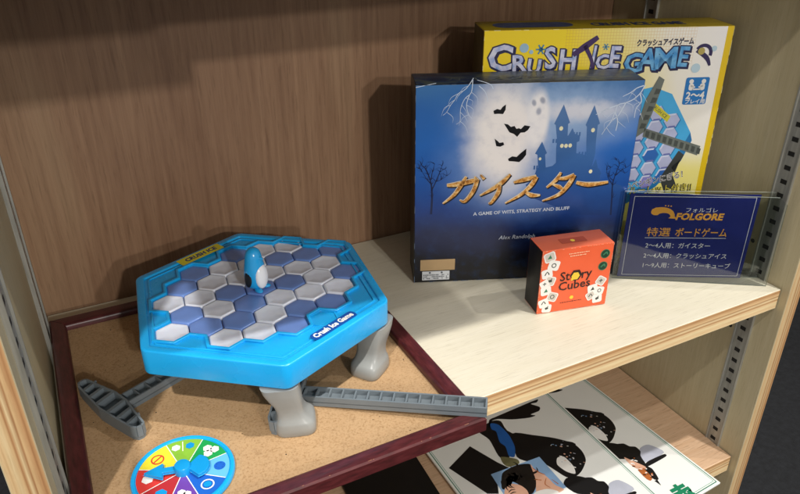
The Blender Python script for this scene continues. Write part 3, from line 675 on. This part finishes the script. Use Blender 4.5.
ytop = NT('crush_top_print'); _a = ytop.noise(ytop.coord((30, 60, 60)), 1, 4); ytop.base(ytop.ramp(_a, [(.3, rgb('b09a20')), (.7, rgb('c9b02a'))])); ytop.rough(.4)
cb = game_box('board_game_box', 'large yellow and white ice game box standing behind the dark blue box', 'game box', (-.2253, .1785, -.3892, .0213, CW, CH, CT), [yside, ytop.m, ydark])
b = MB(); b.rrect(CW/2, CH/2, CW-.001, CH-.001, .0006); cover = part('cover_art', b, crush_m, cb, (0, -.00012, 0), FACE)
ink_navy = plain('letter_outline', '1b1a4a', .35, var=0)
lt = NT('ice_letter'); vec, X, Y = shader_face(lt); n1 = lt.noise(vec, .12, 3)
lt.base(lt.ramp(n1, [(.35, rgb('7fa3dc')), (.5, rgb('c9cdee')), (.62, rgb('dfe2f4'))])); lt.rough(.3)
gl = NT('game_letter'); vec, X, Y = shader_face(gl); n1 = gl.noise(vec, .1, 3); gl.base(gl.ramp(n1, [(.4, rgb('3f8fd0')), (.65, rgb('7fc0ea'))])); gl.rough(.3)
def letter(ch, x, y, h, w, rot, m):
    for off, mt, k, dx, dy in ((.46, ink_navy, 2, .0011, -.0010), (.44, ink_navy, 2.4, 0, 0), (.17, m, 3, 0, 0)):
        me = text_mesh(ch, 1, mt, offset=off*.16)
        xs = [v.co.x for v in me.vertices]; ys = [v.co.y for v in me.vertices]
        cx, cy_ = (max(xs)+min(xs))/2, (max(ys)+min(ys))/2; sw, sh = max(xs)-min(xs), max(ys)-min(ys)
        g = off*.016
        kx, ky = w/1000/.60, h/1000/.70
        for v in me.vertices: v.co.x = (v.co.x-cx)*kx; v.co.y = (v.co.y-cy_)*ky
        link('title_letter', me, cover, (x/1000+dx, y/1000+dy, E_*k), (0, 0, rot))
for a in (('C', 15.5, 199, 21, 19, -.06, lt.m), ('R', 33, 194, 14, 13, .05, lt.m), ('U', 46, 191, 12, 11, -.1, lt.m), ('S', 60, 198, 18, 13, .08, lt.m), ('H', 76, 196, 17, 14, -.03, lt.m),
          ('I', 99, 198, 19, 9, -.1, lt.m), ('C', 107.5, 193.5, 12, 11, .12, lt.m), ('E', 118.5, 197.5, 18, 12, -.05, lt.m),
          ('G', 136, 192, 16, 15, .05, gl.m), ('A', 149, 195, 18, 15, -.08, gl.m), ('M', 165, 195.5, 18, 18, .04, gl.m), ('E', 181.5, 196.5, 17, 12, -.05, gl.m)): letter(*a)
b = MB(); b.stroke(mm([(80, 200), (90, 207), (101, 215)]), [.004, .006, .004]); b.stroke(mm([(90, 208), (97, 196), (99, 188)]), [.004, .003, .003]); layer(cover, 'pick_print', b, plain('pick_ink', '3a1c5c', .4, var=0), 4)
b = MB(); b.disc(.036, .207, .004); b.disc(.0425, .2035, .0018); b.disc(.051, .2055, .002, 0, 1)
for k in range(6):
    a = k*PI/3; b.stroke([(.051, .2055), (.051+.0045*math.cos(a), .2055+.0045*math.sin(a))], [.0010, .0014], .0, 1, 1)
    b.stroke([(.109, .2065), (.109+.003*math.cos(a), .2065+.003*math.sin(a))], [.0008, .001], .0, 1, 1)
layer(cover, 'snow_and_bubbles', b, [plain('bubble_ink', '9fc3dc', .4, var=.1), plain('snow_ink', '4a8db0', .4, var=0)], 4)
b = MB(); b.ring(.199, .199, .0085, .003, 0, 0, 20, -.3, 2.6); b.stroke(mm([(193, 202), (203, 195), (207, 188)]), [.004, .004, .002]); b.disc(.197, .201, .0032, .00003, 1); b.disc(.1945, .186, .0042, 0, 2); b.disc(.2085, .203, .0025, 0, 2)
layer(cover, 'emblem_print', b, [plain('emblem_ink', '2a1f55', .4, var=0), plain('emblem_gold', 'b5a558', .4, var=0), plain('emblem_pale', 'bcd6e4', .4, var=0)], 4)
kan = plain('kana_ink', '1d1b3e', .4, var=0)
link('subtitle_lettering', text_mesh('クラッシュアイスゲーム', .0064, kan, width=.052, offset=.00025), cover, (.1365, .2068, E_*3), (0, 0, math.radians(1)))
b = MB(); b.rrect(.1988, .1652, .0222, .0250, .0018); pl = layer(cover, 'player_count_panel', b, plain('panel_blue', '1f77c0', .35, var=0), 3)
b = MB()
for s in (-1, 1):
    x = .1988+s*.0058; b.disc(x, .1740, .0021); b.rrect(x-s*.0006, .1690, .0046, .0062, .0018); b.stroke([(x, .1700), (x-s*.0042, .1686)], [.0016, .0012], 0, 0, 1)
b.rrect(.1988, .1668, .0082, .0012, .0002)
part('people_icon', b, white_ink, pl, (0, 0, E_))
link('lettering', text_mesh('2〜4', .0088, white_ink, width=.0175, offset=.0003), pl, (.1900, .1582, E_))
link('lettering', text_mesh('プレイ用', .0046, white_ink, width=.0185, offset=.0001), pl, (.1897, .1538, E_))
b = MB(); cyp = plain('print_cyan', '48b0e8', .35, var=.05); b.poly(mm([(158, 170), (176.8, 163), (201.1, 126), (193, 106), (174, 81), (140, 60), (110, 70), (95, 110), (110, 160)])); cyd = plain('print_cyan_edge', '2678b4', .35, var=.05)
b.poly(mm([(201.1, 126), (193, 106), (174, 81), (140, 60), (142, 51), (176, 72), (197, 98), (204, 118)]), 0, 1)
layer(cover, 'tray_print', b, [cyp, cyd], 1)
b = MB(); rh = random.Random(5)
for i in range(-4, 5):
    for j in range(-5, 5):
        x = .150+i*.0155; y = .112+j*.0135+i*.0062
        if .105 < x < .186 and .072 < y < .150:
            q = rh.choice((0, 0, 1, 2)); b.poly(hexpts(.0083, .1, x+.0003, y-.0006), 0, 3); b.poly(hexpts(.0076, .1, x, y), .00001, q)
            hx = hexpts(.0076, .1, x, y); hi_ = hexpts(.0058, .1, x, y)
            b.poly([hx[1], hx[2], hi_[2], hi_[1]], .00002, 4); b.poly([hx[2], hx[3], hi_[3], hi_[2]], .00002, 4); b.poly([hx[4], hx[5], hi_[5], hi_[4]], .00002, 5)
layer(cover, 'tile_prints', b, [plain('print_pale', 'b9bfe0', .35, var=.08), plain('print_violet', '8d8bcf', .35, var=0), plain('print_deep', '2c68b8', .35, var=0), plain('print_gap', '2a7fb8', .35, var=0), plain('print_facet', 'd6dcf4', .35, var=0), plain('print_facet_dark', '6f74b4', .35, var=0)], 2)
b = MB(); b.poly(mm([(160, 157), (178.9, 142), (176.5, 136.6), (157, 151.5)])); yl = layer(cover, 'label_print', b, plain('print_yellow', 'd8d03a', .35, var=0), 3)
link('lettering', text_mesh('CRUSH ICE', .0045, ink_navy, width=.019), yl, (.1590, .1520, E_), (0, 0, -.67))
hm = [plain('print_grey', '6f7670', .35, var=.05), plain('print_grey_dark', '4a504c', .35, var=0), plain('print_leg', '3c403e', .35, var=.1)]
b = MB(); b.poly(mm(ART['c_hammer'][0])); b.poly(mm(ART['c_hammer'][1]))
for k in range(10):
    f = k/9; x0, y0 = 157.5+f*53, 130-f*18.4; b.poly(mm([(x0, y0-.6), (x0+3.8, y0-2.0), (x0+3.3, y0-7.6), (x0-.3, y0-6.4)]), .00004, 1)
for k in range(5):
    f = k/5; x0, y0 = 150.5+f*11, 131+f*40; b.poly(mm([(x0, y0), (x0+5, y0+.5), (x0+6.4, y0+4.6), (x0+1.5, y0+5.5)]), .00004, 1)
layer(cover, 'hammer_print', b, hm, 5)
b = MB(); b.poly(mm(ART['c_leg'])); b.poly(mm([(188, 92), (196, 99), (193, 86)])); layer(cover, 'leg_print', b, hm[2], 3)
def outlined(body, size, x, y, w, rot, ink, out, z0):
    link('caption_lettering', text_mesh(body, size, out, width=w*1.01, offset=size*.045), cover, (x, y, E_*z0), (0, 0, rot)); link('caption_lettering', text_mesh(body, size, ink, width=w, offset=0), cover, (x, y, E_*(z0+1)), (0, 0, rot))
outlined('氷のペンギンにぎる！', .0080, .1385, .0690, .064, .20, kan, white_ink, 6)
outlined('ルーレット付き!!', .0090, .150, .0655, .062, .03, plain('caption_yellow', 'e0d040', .4, var=0), kan, 6)
link('top_lettering', text_mesh('CRUSH ICE GAME', .020, plain('top_ink_blue', '3c4a78', .5, var=.1), width=.085, offset=.0008), cb, (.100, .012, CH+.0003))
b = MB(); b.rrect(.048, .022, .072, .026, .012); part('top_panel_print', b, plain('top_panel', '4e5a80', .5, var=.25, vscale=120), cb, (0, 0, CH+.0002))

# ---- dice story box
orange = plain('orange_card', 'e8623a', .42, var=.03); otop = plain('orange_card_top', 'c9603f', .42, var=.08)
QW, QH, QT = .0665, .0625, .0262
cb2 = game_box('dice_game_box', 'small orange box with white picture dice on its front, before the dark blue box', 'game box', (-.2285, .0705, -.2216, 0, QW, QH, QT), [orange, otop, plain('black_card', '101013', .42, var=0)], .0006)
b = MB(); b.rrect(QW/2, QH/2, QW-.0006, QH-.0006, .0006); cover = part('cover_art', b, orange, cb2, (0, -.00012, 0), FACE)
dk = plain('dark_ink', '2c1410', .45, var=0)
link('title_lettering', text_mesh('St', .0125, dk, offset=.00018, width=.0092), cover, (.0185, .0308, E_*3), (0, 0, .03))
link('title_lettering', text_mesh('ry', .0125, dk, offset=.00018, width=.0098), cover, (.0385, .0312, E_*3), (0, 0, .03))
link('title_lettering', text_mesh('Cubes', .0118, dk, offset=.00018, width=.0300), cover, (.0180, .0212, E_*3), (0, 0, .03))
cream = plain('cream_ink', 'f0c9a4', .45, var=0); rp = random.Random(8)
def fine_print(parent, x0, y0, w, m, h=.0009):
    b = MB(); x = x0
    while x < x0+w:
        L = rp.uniform(.0008, .0022); b.rrect(x+L/2, y0+(x-x0)*.02, L, h*rp.uniform(.7, 1.1), .0002); x += L+.0005
    part('fine_print', b, m, parent, (0, 0, E_*3))
fine_print(cover, .0245, .0568, .0180, cream); fine_print(cover, .0258, .0545, .0150, cream); fine_print(cover, .0215, .0084, .0200, dk, .0007)
b = MB(); ykm = plain('yolk_ink', 'e9c63c', .4, var=0)
b.poly(hexpts(.0058, 0, .0335, .0350), 0, 1); b.poly(hexpts(.0040, 0, .0332, .0342), .00004, 0); b.poly(hexpts(.0020, 0, .0318, .0128), 0, 0); b.stroke([(.030, .0300), (.0305, .0330)], [.0018, .0022], .00005, 0, 1)
layer(cover, 'cube_emblem', b, [ykm, dk], 4)
gbm = [plain('badge_green', '173c2a', .4, var=0), plain('badge_ring', '3d7a58', .4, var=0), white_ink]
b = MB()
for x, y in ((.0590, .0524), (.0583, .0405)):
    b.disc(x, y, .0044, 0, 0, 24); b.ring(x, y, .0044, .0006, .00003, 1); b.stroke([(x-.002, y-.001), (x+.001, y+.0015), (x+.0022, y-.001)], [.0012, .0016, .0008], .00004, 1); b.disc(x, y+.0008, .0008, .00005, 1)
layer(cover, 'badges', b, gbm, 3)
b = MB(); dicem = [white_ink, plain('dice_shade', 'c9c2b8', .4, var=0), plain('dice_ink', '38403c', .4, var=0), plain('dice_green', '3f7a5c', .4, var=0)]
rd = random.Random(11)
for i, (x, y, a, s) in enumerate(((7.0, 56.0, .3, 9.0), (11.5, 47.5, -.25, 9.0), (6.0, 40.0, .2, 8.5), (9.6, 32.5, -.3, 8.4), (4.6, 30.0, .5, 7), (6.5, 23.0, .15, 8.4), (13.2, 16.0, -.35, 8.6), (5.6, 10.5, .3, 8), (9.0, 4.8, -.1, 7.6),
                                  (58.6, 25.6, -.55, 8.0), (51.5, 18.4, .2, 8.2), (58.4, 15.6, -.2, 7.6), (50.5, 11.5, .5, 7.6), (57.3, 7.6, .1, 8))):
    x /= 1000; y /= 1000; s *= 1.16/1000; z = i*.000012
    x = max(x, s*.56); y = max(y, s*.52)
    b.rrect(x, y, s, s*.92, s*.2, z, 0, a); b.rrect(x, y, s*.80, s*.74, s*.14, z+.000004, 1 if i % 3 == 0 else 0, a)
    k = 3 if i in (0, 5) else 2
    kind = i % 5; z += .000008
    if kind == 0: b.poly([(x-s*.2, y-s*.18), (x+s*.2, y-s*.12), (x+.02*s, y+s*.22)], z, k)
    elif kind == 1: b.ring(x, y, s*.22, s*.08, z, k, 14)
    elif kind == 2: b.stroke([(x-s*.2, y-s*.15), (x, y+s*.2), (x+s*.2, y-s*.1)], [s*.1]*3, z, k, 2)
    elif kind == 3: b.rrect(x, y, s*.34, s*.26, s*.04, z, k, a+.4); b.disc(x+s*.12, y+s*.2, s*.06, z, k)
    else: b.stroke([(x-s*.2, y), (x+s*.2, y+s*.05)], [s*.1]*2, z, k, 1); b.stroke([(x, y-s*.2), (x, y+s*.2)], [s*.09]*2, z, k, 1)
layer(cover, 'dice_prints', b, dicem, 2)
def edge_wear(root, w, h, t, mat, q):
    b = MB(); g = random.Random(4)
    for (x0, z0, x1, z1) in ((0, h, w, h), (w, 0, w, h), (0, 0, 0, h), (0, 0, w, 0)):
        n = 26
        for k in range(n):
            if g.random() < q:
                u0, u1 = k/n, (k+g.uniform(.4, 1.05))/n; e = .0004
                p0 = (x0+(x1-x0)*u0, z0+(z1-z0)*u0); p1 = (x0+(x1-x0)*min(1, u1), z0+(z1-z0)*min(1, u1))
                ix = e if x0 == x1 == 0 else -e if x0 == x1 else 0; iz = e if z0 == z1 == 0 else -e if z0 == z1 else 0
                b.stroke([(p0[0]+ix, p0[1]+iz), (p1[0]+ix, p1[1]+iz)], [g.uniform(.0002, .0006), g.uniform(.0002, .0006)], 0, 0, 1)
    part('worn_edge', b, mat, root, (0, -.0003, 0), FACE)
edge_wear(cb2, QW, QH, QT, plain('worn_orange', 'e9a585', .6, var=.1), .75)
edge_wear(gb, GW, GH, GT, plain('worn_blue', '55687f', .6, var=.2), .45)
edge_wear(cb, CW, CH, CT, plain('worn_yellow', 'e9dd9a', .6, var=.1), .4)
b = MB(); b.poly(hexpts(.0022, 0, .033, .012), 0, 0); b.rrect(.0335, .0125, .024, .0085, .001, -.00005, 1); part('top_print', b, [ykm, plain('top_shade', 'a84526', .45, var=.1)], cb2, (0, 0, QH+.0003))

# ================================================================ shop sign
sg = thing('acrylic_sign', 'clear acrylic stand holding a navy blue shop card with gold and white lettering', 'sign', (-.1200, .0882, .0002), -.509)
acr = bpy.data.materials.new('clear_acrylic'); acr.use_nodes = True; nt = acr.node_tree; nt.nodes.remove(nt.nodes['Principled BSDF'])
tr = nt.nodes.new('ShaderNodeBsdfTransparent'); tr.inputs[0].default_value = (.93, .95, .94, 1); gs = nt.nodes.new('ShaderNodeBsdfGlossy'); gs.inputs['Roughness'].default_value = .04
fz = nt.nodes.new('ShaderNodeFresnel'); fz.inputs['IOR'].default_value = 1.45; mx = nt.nodes.new('ShaderNodeMixShader')
nt.links.new(fz.outputs[0], mx.inputs[0]); nt.links.new(tr.outputs[0], mx.inputs[1]); nt.links.new(gs.outputs[0], mx.inputs[2]); nt.links.new(mx.outputs[0], nt.nodes['Material Output'].inputs[0])
acre = bpy.data.materials.new('acrylic_edge'); acre.use_nodes = True; acre.node_tree.nodes['Principled BSDF'].inputs['Base Color'].default_value = (*rgb('c4d2cb'), 1); acre.node_tree.nodes['Principled BSDF'].inputs['Roughness'].default_value = .15; acre.node_tree.nodes['Principled BSDF'].inputs['Transmission Weight'].default_value = .6
def sheet(pts, y0, y1):
    k = len(pts); m = MB()
    m.add([(x, y, z) for y in (y0, y1) for x, z in pts], [tuple(range(k)), tuple(range(k, 2*k))[::-1]]); m.add([(x, y, z) for y in (y0, y1) for x, z in pts], [(i, (i+1) % k, (i+1) % k+k, i+k) for i in range(k)], 1); return m
S1 = [(-.0045, 0), (.1365, 0), (.1365, .0820), (.1290, .0885), (-.0045, .0885)]
part('front_sheet', sheet(S1, -.0030, -.0016), [acr, acre], sg, (-.0010, -.0012, 0), (-.03, 0, -.075)); part('rear_sheet', sheet(S1, .0010, .0024), [acr, acre], sg)
b = MB(); b.box(-.0045, .1365, .0026, .040, 0, .0018); part('foot_sheet', b, acr, sg)
SW, SH = .116, .0870
b = MB(); b.rrect(SW/2, SH/2+.0005, SW, SH-.001, .0002); cdm = plain('navy_card', '14206a', .38, var=.05)
crd = MB(); crd.box(0, SW, -.0006, 0, .0005, SH-.0003); part_card = part('card', crd, cdm, sg)
face = part('card_print', b, cdm, part_card, (0, -.0007, 0), FACE)
wi = plain('card_white', 'd8d8dc', .5, var=0); go = plain('card_gold', 'e6a33c', .5, var=0)
b = MB()
for p, q in (((4, 84), (112.5, 84)), ((112.5, 84), (112.5, 2.8)), ((112.5, 2.8), (4, 2.8)), ((4, 2.8), (4, 84))): b.stroke(mm([p, q]), [.00045, .00045], 0, 0, 1)
b.stroke(mm([(19.6, 42.3), (93.7, 42.7)]), [.0005, .0005], 0, 0, 1); part('card_border', b, wi, face, (0, 0, E_))
b = MB(); b.poly(mm([(20.9, 68.6), (21.6, 71.4), (24.5, 73.1), (28.3, 73.6), (32, 73.6), (35.2, 73.0), (38.5, 71.6), (40.9, 69.6), (42.6, 66.6), (42.9, 64.6), (45.5, 62.2), (37.5, 62.6), (39.2, 64.2), (38.5, 66.0), (36.8, 67.3), (35.0, 67.8), (32, 68.0), (28.8, 67.2), (27.2, 65.6), (24.0, 65.6), (21.8, 66.8)]))
for k in (33.0, 35.6, 38.0): b.disc(k/1000, .0752-(k-33)*.00008, .0007, 0, 0, 10)
part('logo', b, go, face, (0, 0, E_*1.5))
def st(body, size, x, y, w, m, off=0, sh=0): link('lettering', text_mesh(body, size, m, width=w, offset=off, shear=sh), face, (x, y, E_*2))
st('FOLGORE', .0092, .0438, .0614, .0432, go, .0004, .12)
st('フォルゴレ', .0052, .0512, .0692, .0285, wi)
st('特選', .0098, .0200, .0448, .0215, go, .00004); st('ボードゲーム', .0098, .0462, .0448, .0470, go, .0001)
st('2〜4人用：ガイスター', .0062, .0212, .0322, .0595, wi, .00003); st('2〜4人用：クラッシュアイス', .0062, .0212, .0214, .0770, wi, .00003); st('1〜9人用：ストーリーキューブ', .0062, .0212, .0110, .0815, wi, .00003)

# ================================================================ leaflets on the lower shelf
ZL = -.209
paper = NT('glossy_paper'); _a = paper.noise(paper.coord(), 12, 3); paper.base(paper.ramp(_a, [(.3, rgb('eceeea')), (.7, rgb('f2f3ef'))])); paper.rough(.32); paper = paper.m
grn = plain('green_line', '2f7d68', .4, var=0); tealk = plain('teal_line', '7fb3a4', .4, var=0)
lk = dict(black=black_ink, blue=plain('print_blue', '1f5fae', .4, var=.1), sky=plain('print_sky', '86a9cf', .4, var=.06), skin=plain('print_skin', 'd9a98f', .4, var=.08), hair=plain('print_hair', '15110f', .4, var=.2), white=white_ink,
          olive=plain('print_olive', '6d6a48', .4, var=.2), orange=plain('print_orange', 'b0622e', .4, var=.15), grey=plain('print_mist', 'b4b8c6', .4, var=.12, vscale=30), green=plain('print_green', '14805a', .4, var=0))
keys = list(lk)
def leaflet(name, label, loc, rz, z):
    """local frame: x 0..176 mm, y 0..262 mm, front edge at y=0"""
    t = thing(name, label, 'leaflet', (loc[0], loc[1], z), rz, 'white illustrated leaflets on the lower shelf')
    w, h = .1765, .262
    b = MB(); b.box(0, w, 0, h, 0, .0024); pp = part('paper', b, paper, t, bevel=.0004, seg=1)
    b = MB()
    for i, (ins, ww, m) in enumerate(((.0028, .0010, 0), (.0048, .0006, 1))):
        a = [(ins, ins), (w-ins, ins), (w-ins, h-ins), (ins, h-ins)]
        for k in range(4): b.stroke([a[k], a[(k+1) % 4]], [ww, ww], 0, m, 1)
    part('border_lines', b, [grn, tealk], t, (0, 0, .0024+E_))
    b = MB(); ox, oy = .291, .0485
    def add(key, name_, z_, dx=0, dy=0): P_ = [((x+dx)/1000+ox, (y+dy)/1000+oy) for x, y in ART[name_]]; b.poly(P_ if name_ in ('l_blackrect', 'l_photo', 'r_tri') else smooth(P_), z_*.00003, keys.index(key))
    rdx, rdy = -64, -27
    add('grey', 'r_grey', 1, rdx, rdy); add('black', 'l_arm', 1); add('black', 'l_armb', 1); add('black', 'l_blackrect', 1); add('black', 'l_boat', 2); add('blue', 'l_blue', 3); add('olive', 'l_olive', 3)
    add('black', 'r_cloud', 2, rdx, rdy); add('black', 'r_bar', 3, rdx, rdy); add('skin', 'r_skin', 4, rdx, rdy); add('orange', 'r_orange', 5, rdx, rdy); add('black', 'r_tri', 5, rdx, rdy)
    add('black', 'l_cloud', 3); add('white', 'l_white', 4)
    r_ = random.Random(2)
    for k in range(26):
        x, y = r_.uniform(-172, -150), r_.uniform(60, 98); b.rrect(x/1000+ox, y/1000+oy, r_.uniform(.0008, .0030), r_.uniform(.0006, .0014), .0003, 5*.00003, keys.index(r_.choice(['white', 'grey', 'skin', 'sky'])), r_.uniform(-.9, -.5))
    for k in range(22):
        x, y = -110+rdx+r_.uniform(0, 9), 36+rdy+r_.uniform(-18, 14); b.rrect(x/1000+ox, y/1000+oy, r_.uniform(.0010, .0035), r_.uniform(.0008, .0020), .0003, 6*.00003, keys.index(r_.choice(['white', 'skin', 'black', 'orange', 'black'])), r_.uniform(-1, 0))
    add('sky', 'l_photo', 6); add('hair', 'l_hair', 7)
    L2 = lambda q: [(x/1000+ox, y/1000+oy) for x, y in q]
    b.poly(smooth(L2([(-246, 69), (-240, 74), (-234, 71), (-229, 66), (-227, 58), (-230, 50), (-236, 44), (-246, 46), (-251, 56), (-250, 64)])), 8*.00003, keys.index('skin'))
    add('skin', 'l_face2', 7.5)
    b.stroke(L2([(-245, 64), (-241, 65.5), (-237, 64)]), [.0008, .0013, .0006], 8.4*.00003, keys.index('hair'), 3); b.stroke(L2([(-245, 61.5), (-241, 62), (-238, 61)]), [.0006, .0014, .0005], 8.4*.00003, keys.index('hair'), 3)
    b.stroke(L2([(-246, 52), (-242, 50.5), (-238, 51.5)]), [.0005, .0013, .0005], 8.4*.00003, keys.index('orange'), 3)
    for q in ([(-204, 80), (-202, 72), (-198, 66)], [(-200, 62), (-206, 56), (-204, 50)], [(-212, 66), (-206, 62)], [(-196, 58), (-194, 50)]): b.stroke(L2(q), [.0005, .0012, .0005][:len(q)], 8.4*.00003, keys.index('orange'), 3)
    b.poly(smooth(L2([(-232, 44), (-222, 52), (-208, 50), (-200, 42), (-210, 36), (-226, 36)])), 8.2*.00003, keys.index('white'))
    rr = random.Random(9)
    for k in range(26):
        a = rr.uniform(0, 2*PI); x, y = -222+rr.uniform(-14, 12), 78+rr.uniform(-6, 9); b.stroke([(x/1000+ox, y/1000+oy), ((x+8*math.cos(a))/1000+ox, (y+8*math.sin(a))/1000+oy), ((x+11*math.cos(a+.5))/1000+ox, (y+11*math.sin(a+.5))/1000+oy)], [.003, .002, .0004], 8.2*.00003, keys.index('hair'), 2)
    part('illustration', b, [lk[k] for k in keys], t, (0, 0, .0024+E_*1.5))
    link('lettering', text_mesh('赤', .024, lk['green'], offset=.0012, shear=.1), t, (ox-.105-.064-.004, oy-.002-.027-.018, .0024+E_*3), (0, 0, -.05))
    return t
leaflet('leaflet', 'white leaflet with green border and black silhouettes, uppermost, with a dark haired portrait showing', (-.2910, -.0485), 0, ZL+.0030)
leaflet('leaflet', 'white leaflet with green border, lower one, peeping out at the right with a green character', (-.2200, -.0330), math.radians(3.6), ZL+.0004)
bb = tag(link('booklet', None, None, (-.4150, .02, ZL+.0004), (0, 0, math.radians(-3))), 'plain black booklet on the lower shelf below the cork board', 'booklet')
b = MB(); b.box(.020, .105, -.02, .16, 0, .004); part('cover', b, plain('black_cover', '08090b', .5, var=.1), bb, bevel=.0004, seg=1)
bb = tag(link('booklet', None, None, (-.5200, .0, ZL+.0004), (0, 0, math.radians(2))), 'olive booklet with a black curve, left of the plain black booklet', 'booklet')
b = MB(); b.box(-.02, .110, -.02, .17, 0, .003); part('cover', b, plain('olive_cover', '8d8a5c', .5, var=.1), bb, bevel=.0004, seg=1)
b = MB(); b.ring(.075, .115, .040, .030, 0, 0, 28); part('curve_print', b, black_ink, bb, (0, 0, .0032))

# ================================================================ camera, light
cam = bpy.data.cameras.new('camera'); co = bpy.data.objects.new('camera', cam); COL.objects.link(co)
cam.sensor_width = 36; cam.lens = 697.58/800*36; cam.clip_start = .01; cam.clip_end = 50
co.location = (-.5677746, -.33074876, .3408078)
co.matrix_world = Matrix.Translation(co.location) @ Matrix.Rotation(-.47272611, 4, 'Z') @ Matrix.Rotation(1.08027634, 4, 'X') @ Matrix.Rotation(-.00304655, 4, 'Z')
S.camera = co
def lamp(name, loc, target, power, col, r, cone=70):
    l = bpy.data.lights.new(name, 'SPOT'); l.energy = power; l.color = col; l.shadow_soft_size = r; l.spot_size = math.radians(cone); l.spot_blend = .4
    o = bpy.data.objects.new(name, l); COL.objects.link(o); o.location = loc
    o.rotation_euler = (Vector(target)-Vector(loc)).to_track_quat('-Z', 'Y').to_euler(); return o
T = (-.3, .1, 0)
warm = (1, .965, .915)
lamp('spotlight', (.15, -.46, 1.98), T, LA, warm, .023)             # overhead, cut by the upper shelf
lamp('spotlight', (-1.18, -.90, 1.71), T, LF, warm, .023)            # front left
n_ = lamp('spotlight', (-1.20, -.93, 1.73), (-.545, .03, 0), LN, warm, .023, 16); n_.data.spot_blend = .9   # its narrow neighbour on the cork board
lamp('spotlight', (.97, -.62, 1.70), T, LB, warm, .023)              # front right
lamp('spotlight', (-.40, -3.2, 1.48), (-.3, .2, .1), LC, (1, .955, .89), .05, 50)
lamp('spotlight', (-.15, -3.6, 1.20), (-.3, .2, .1), LE, (1, .955, .89), .05, 50)
w = bpy.data.worlds.new('World'); S.world = w; w.use_nodes = True
w.node_tree.nodes['Background'].inputs[0].default_value = (1, .965, .93, 1); w.node_tree.nodes['Background'].inputs[1].default_value = AMB
S.view_settings.view_transform = 'Standard'; S.view_settings.look = 'None'; S.view_settings.exposure = EXPO; S.view_settings.gamma = 1
S.cycles.max_bounces = 8
